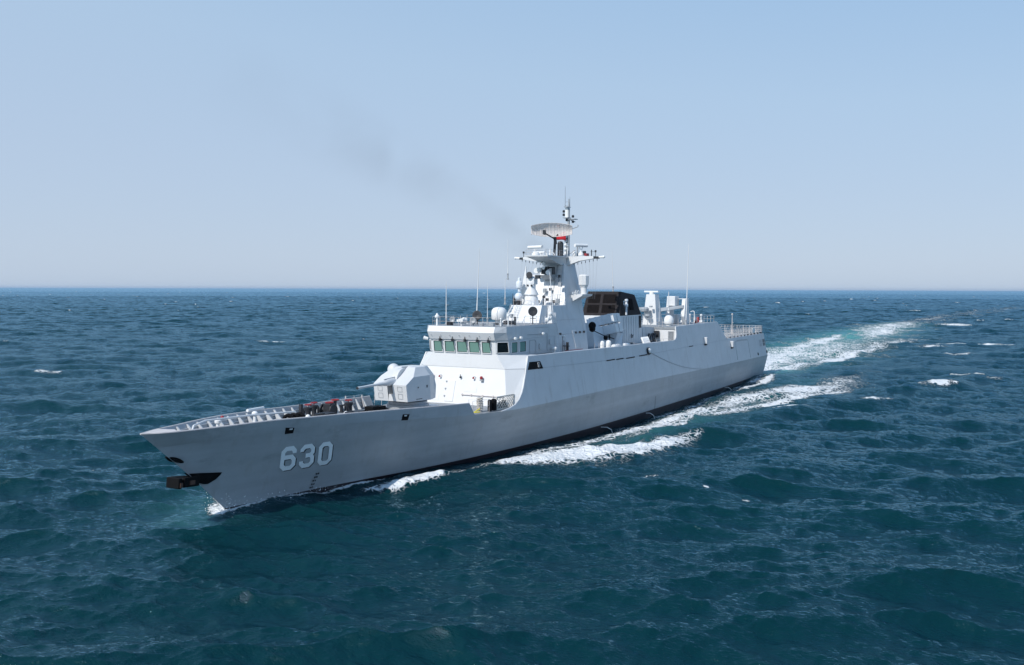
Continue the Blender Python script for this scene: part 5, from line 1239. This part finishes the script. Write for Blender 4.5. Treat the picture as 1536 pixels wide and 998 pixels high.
bp = N(t, 'ShaderNodeBump'); bp.inputs['Strength'].default_value = 1.; bp.inputs['Distance'].default_value = 1.; t.links.new(hf, bp.inputs['Height']); t.links.new(bp.outputs[0], b.inputs['Normal'])
# sky mirrored by the water surface, dimmed and tinted by the gloss colour to keep the sea teal
gl = N(t, 'ShaderNodeBsdfGlossy'); gl.inputs['Color'].default_value = (.43, .66, .79, 1); t.links.new(rg, gl.inputs['Roughness']); t.links.new(bp.outputs[0], gl.inputs['Normal'])
fr_ = N(t, 'ShaderNodeFresnel'); fr_.inputs['IOR'].default_value = 1.333; t.links.new(bp.outputs[0], fr_.inputs['Normal'])
ms_ = N(t, 'ShaderNodeMixShader'); t.links.new(mathn('MULTIPLY', fr_.outputs[0], mathn('SUBTRACT', 1., mathn('MULTIPLY', fmk, .85))), ms_.inputs[0])
t.links.new(b.outputs[0], ms_.inputs[1]); t.links.new(gl.outputs[0], ms_.inputs[2])
ou_ = [n for n in t.nodes if n.type == 'OUTPUT_MATERIAL'][0]; t.links.new(ms_.outputs[0], ou_.inputs['Surface'])
me.materials.append(sm)

# spray thrown up by the stem: many small drops
mb = MB(); rr = random.Random(4)
for i in range(520):
    u = rr.random()**1.6; s = rr.choice((1,1,1,-1)); x = 111.4-u*9; y = s*(ysurf(max(x,100), .1)+.08+rr.random()**2*(.5+.4*u)); z = .12+rr.random()**2.2*(.9-.75*u)
    if i < 170: x = 111.1+rr.random()**1.5*1.2; y = rr.gauss(-.15,.5); z = .1+rr.random()**2*1.3
    rd = .012+rr.random()**3*.035; p = Vector((x,y,z))
    mb.rings([[p+Vector((rd,0,0)),p+Vector((0,rd,0)),p+Vector((-rd,0,0)),p+Vector((0,-rd,0))],[p+Vector((.004,0,rd*1.6)),p+Vector((0,.004,rd*1.6)),p+Vector((-.004,0,rd*1.6)),p+Vector((0,-.004,rd*1.6))]])
sp = mb.build('spray', mat('spray_water', (.85,.87,.88), .4)); sp['kind'] = 'stuff'; sp['label'] = 'white spray thrown up along the stem and bow'

# ------------------------------------------------------------------ smoke trailing from the funnel
def smoke():
    P0 = Vector((51.5,-.4,13.2)); pts = [P0, Vector((52.5,-3,14.6)), Vector((55,-9,18.5)), Vector((58,-18,24)), Vector((61,-30,31)), Vector((64,-44,38)), Vector((66,-60,44))]
    rad_ = [.9,1.9,3.4,5.0,7.5,10.,12.]
    mb = MB(); R2 = []
    for i, (p, r) in enumerate(zip(pts, rad_)):
        d = (pts[min(i+1, len(pts)-1)]-pts[max(i-1, 0)]).normalized(); u = d.orthogonal().normalized(); v = d.cross(u)
        R2.append([p+(u*math.cos(k*math.pi/8)+v*math.sin(k*math.pi/8))*r for k in range(16)])
    mb.rings(R2)
    m_ = bpy.data.materials.new('diesel_smoke'); m_.use_nodes = True; t = m_.node_tree; t.nodes.clear()
    out = N(t, 'ShaderNodeOutputMaterial'); pv_ = N(t, 'ShaderNodeVolumePrincipled'); t.links.new(pv_.outputs[0], out.inputs['Volume'])
    pv_.inputs['Color'].default_value = (.30,.30,.31,1)
    g_ = N(t, 'ShaderNodeTexCoord'); n = N(t, 'ShaderNodeTexNoise'); n.inputs['Scale'].default_value = .12; n.inputs['Detail'].default_value = 4; n.inputs['Distortion'].default_value = .8
    t.links.new(g_.outputs['Object'], n.inputs['Vector'])
    r = N(t, 'ShaderNodeMapRange', interpolation_type='SMOOTHSTEP'); r.inputs[1].default_value = .33; r.inputs[2].default_value = .78; r.inputs[4].default_value = 1.
    t.links.new(n.outputs[0], r.inputs[0])
    # fall-off across the plume axis and along it (axis approximated by the straight trail)
    sx = N(t, 'ShaderNodeSeparateXYZ'); t.links.new(g_.outputs['Object'], sx.inputs[0])
    al = N(t, 'ShaderNodeMapRange'); al.inputs[1].default_value = 0; al.inputs[2].default_value = -58; al.inputs[3].default_value = 1; al.inputs[4].default_value = 0
    t.links.new(sx.outputs[1], al.inputs[0])
    pw = N(t, 'ShaderNodeMath', operation='POWER'); pw.inputs[1].default_value = 2.2; t.links.new(al.outputs[0], pw.inputs[0])
    # axis height for a given y: piecewise curve
    fc = N(t, 'ShaderNodeFloatCurve'); cv = fc.mapping.curves[0]
    nrm_ = N(t, 'ShaderNodeMapRange'); nrm_.inputs[1].default_value = 0; nrm_.inputs[2].default_value = -60; t.links.new(sx.outputs[1], nrm_.inputs[0])
    t.links.new(nrm_.outputs[0], fc.inputs[1])
    ctrl = [(-p.y/60, (p.z-13)/32) for p in pts[1:]]; ctrl[0] = (0, 0)
    cv.points[0].location = ctrl[0]; cv.points[1].location = (1, ctrl[-1][1])
    for q in ctrl[1:-1]: cv.points.new(*q)
    fc.mapping.update()
    zc = N(t, 'ShaderNodeMath', operation='MULTIPLY_ADD'); zc.inputs[1].default_value = 32; zc.inputs[2].default_value = 13; t.links.new(fc.outputs[0], zc.inputs[0])
    dz_ = N(t, 'ShaderNodeMath', operation='SUBTRACT'); t.links.new(sx.outputs[2], dz_.inputs[0]); t.links.new(zc.outputs[0], dz_.inputs[1])
    xc = N(t, 'ShaderNodeMath', operation='MULTIPLY_ADD'); xc.inputs[1].default_value = 14; xc.inputs[2].default_value = 52; t.links.new(nrm_.outputs[0], xc.inputs[0])
    dx_ = N(t, 'ShaderNodeMath', operation='SUBTRACT'); t.links.new(sx.outputs[0], dx_.inputs[0]); t.links.new(xc.outputs[0], dx_.inputs[1])
    rr_ = N(t, 'ShaderNodeMath', operation='MULTIPLY_ADD'); rr_.inputs[1].default_value = 10; rr_.inputs[2].default_value = 1.3; t.links.new(nrm_.outputs[0], rr_.inputs[0])
    def q(a_, op, b_=None):
        n = N(t, 'ShaderNodeMath', operation=op); t.links.new(a_, n.inputs[0])
        if b_ is not None:
            if isinstance(b_, (int, float)): n.inputs[1].default_value = b_
            else: t.links.new(b_, n.inputs[1])
        return n.outputs[0]
    d = q(q(q(dz_.outputs[0], 'MULTIPLY', dz_.outputs[0]), 'ADD', q(dx_.outputs[0], 'MULTIPLY', dx_.outputs[0])), 'SQRT')
    rel = q(d, 'DIVIDE', rr_.outputs[0]); fall = N(t, 'ShaderNodeMapRange', interpolation_type='SMOOTHSTEP'); fall.inputs[1].default_value = .1; fall.inputs[2].default_value = 1.; fall.inputs[3].default_value = 1; fall.inputs[4].default_value = 0
    t.links.new(rel, fall.inputs[0])
    dens = q(q(q(r.outputs[0], 'MULTIPLY', fall.outputs[0]), 'MULTIPLY', pw.outputs[0]), 'MULTIPLY', .115)
    t.links.new(dens, pv_.inputs['Density'])
    o = mb.build('smoke', m_); o['kind'] = 'stuff'; o['label'] = 'faint grey exhaust smoke drifting away from the funnel'
smoke()

# ------------------------------------------------------------------ haze: one closed box of even air over the sea
HZ = 45000
mb = MB(); mb.box(-HZ, HZ, -HZ, HZ, -3.2, 60.)
hz = bpy.data.materials.new('haze_air'); hz.use_nodes = True; t = hz.node_tree; t.nodes.clear()
out = N(t, 'ShaderNodeOutputMaterial'); pv_ = N(t, 'ShaderNodeVolumePrincipled'); t.links.new(pv_.outputs[0], out.inputs['Volume'])
pv_.inputs['Color'].default_value = (.68,.82,1.0,1); pv_.inputs['Density'].default_value = 2.0e-5; pv_.inputs['Anisotropy'].default_value = .1
ho = mb.build('haze', hz); ho['kind'] = 'stuff'; ho['label'] = 'pale sea haze towards the horizon'
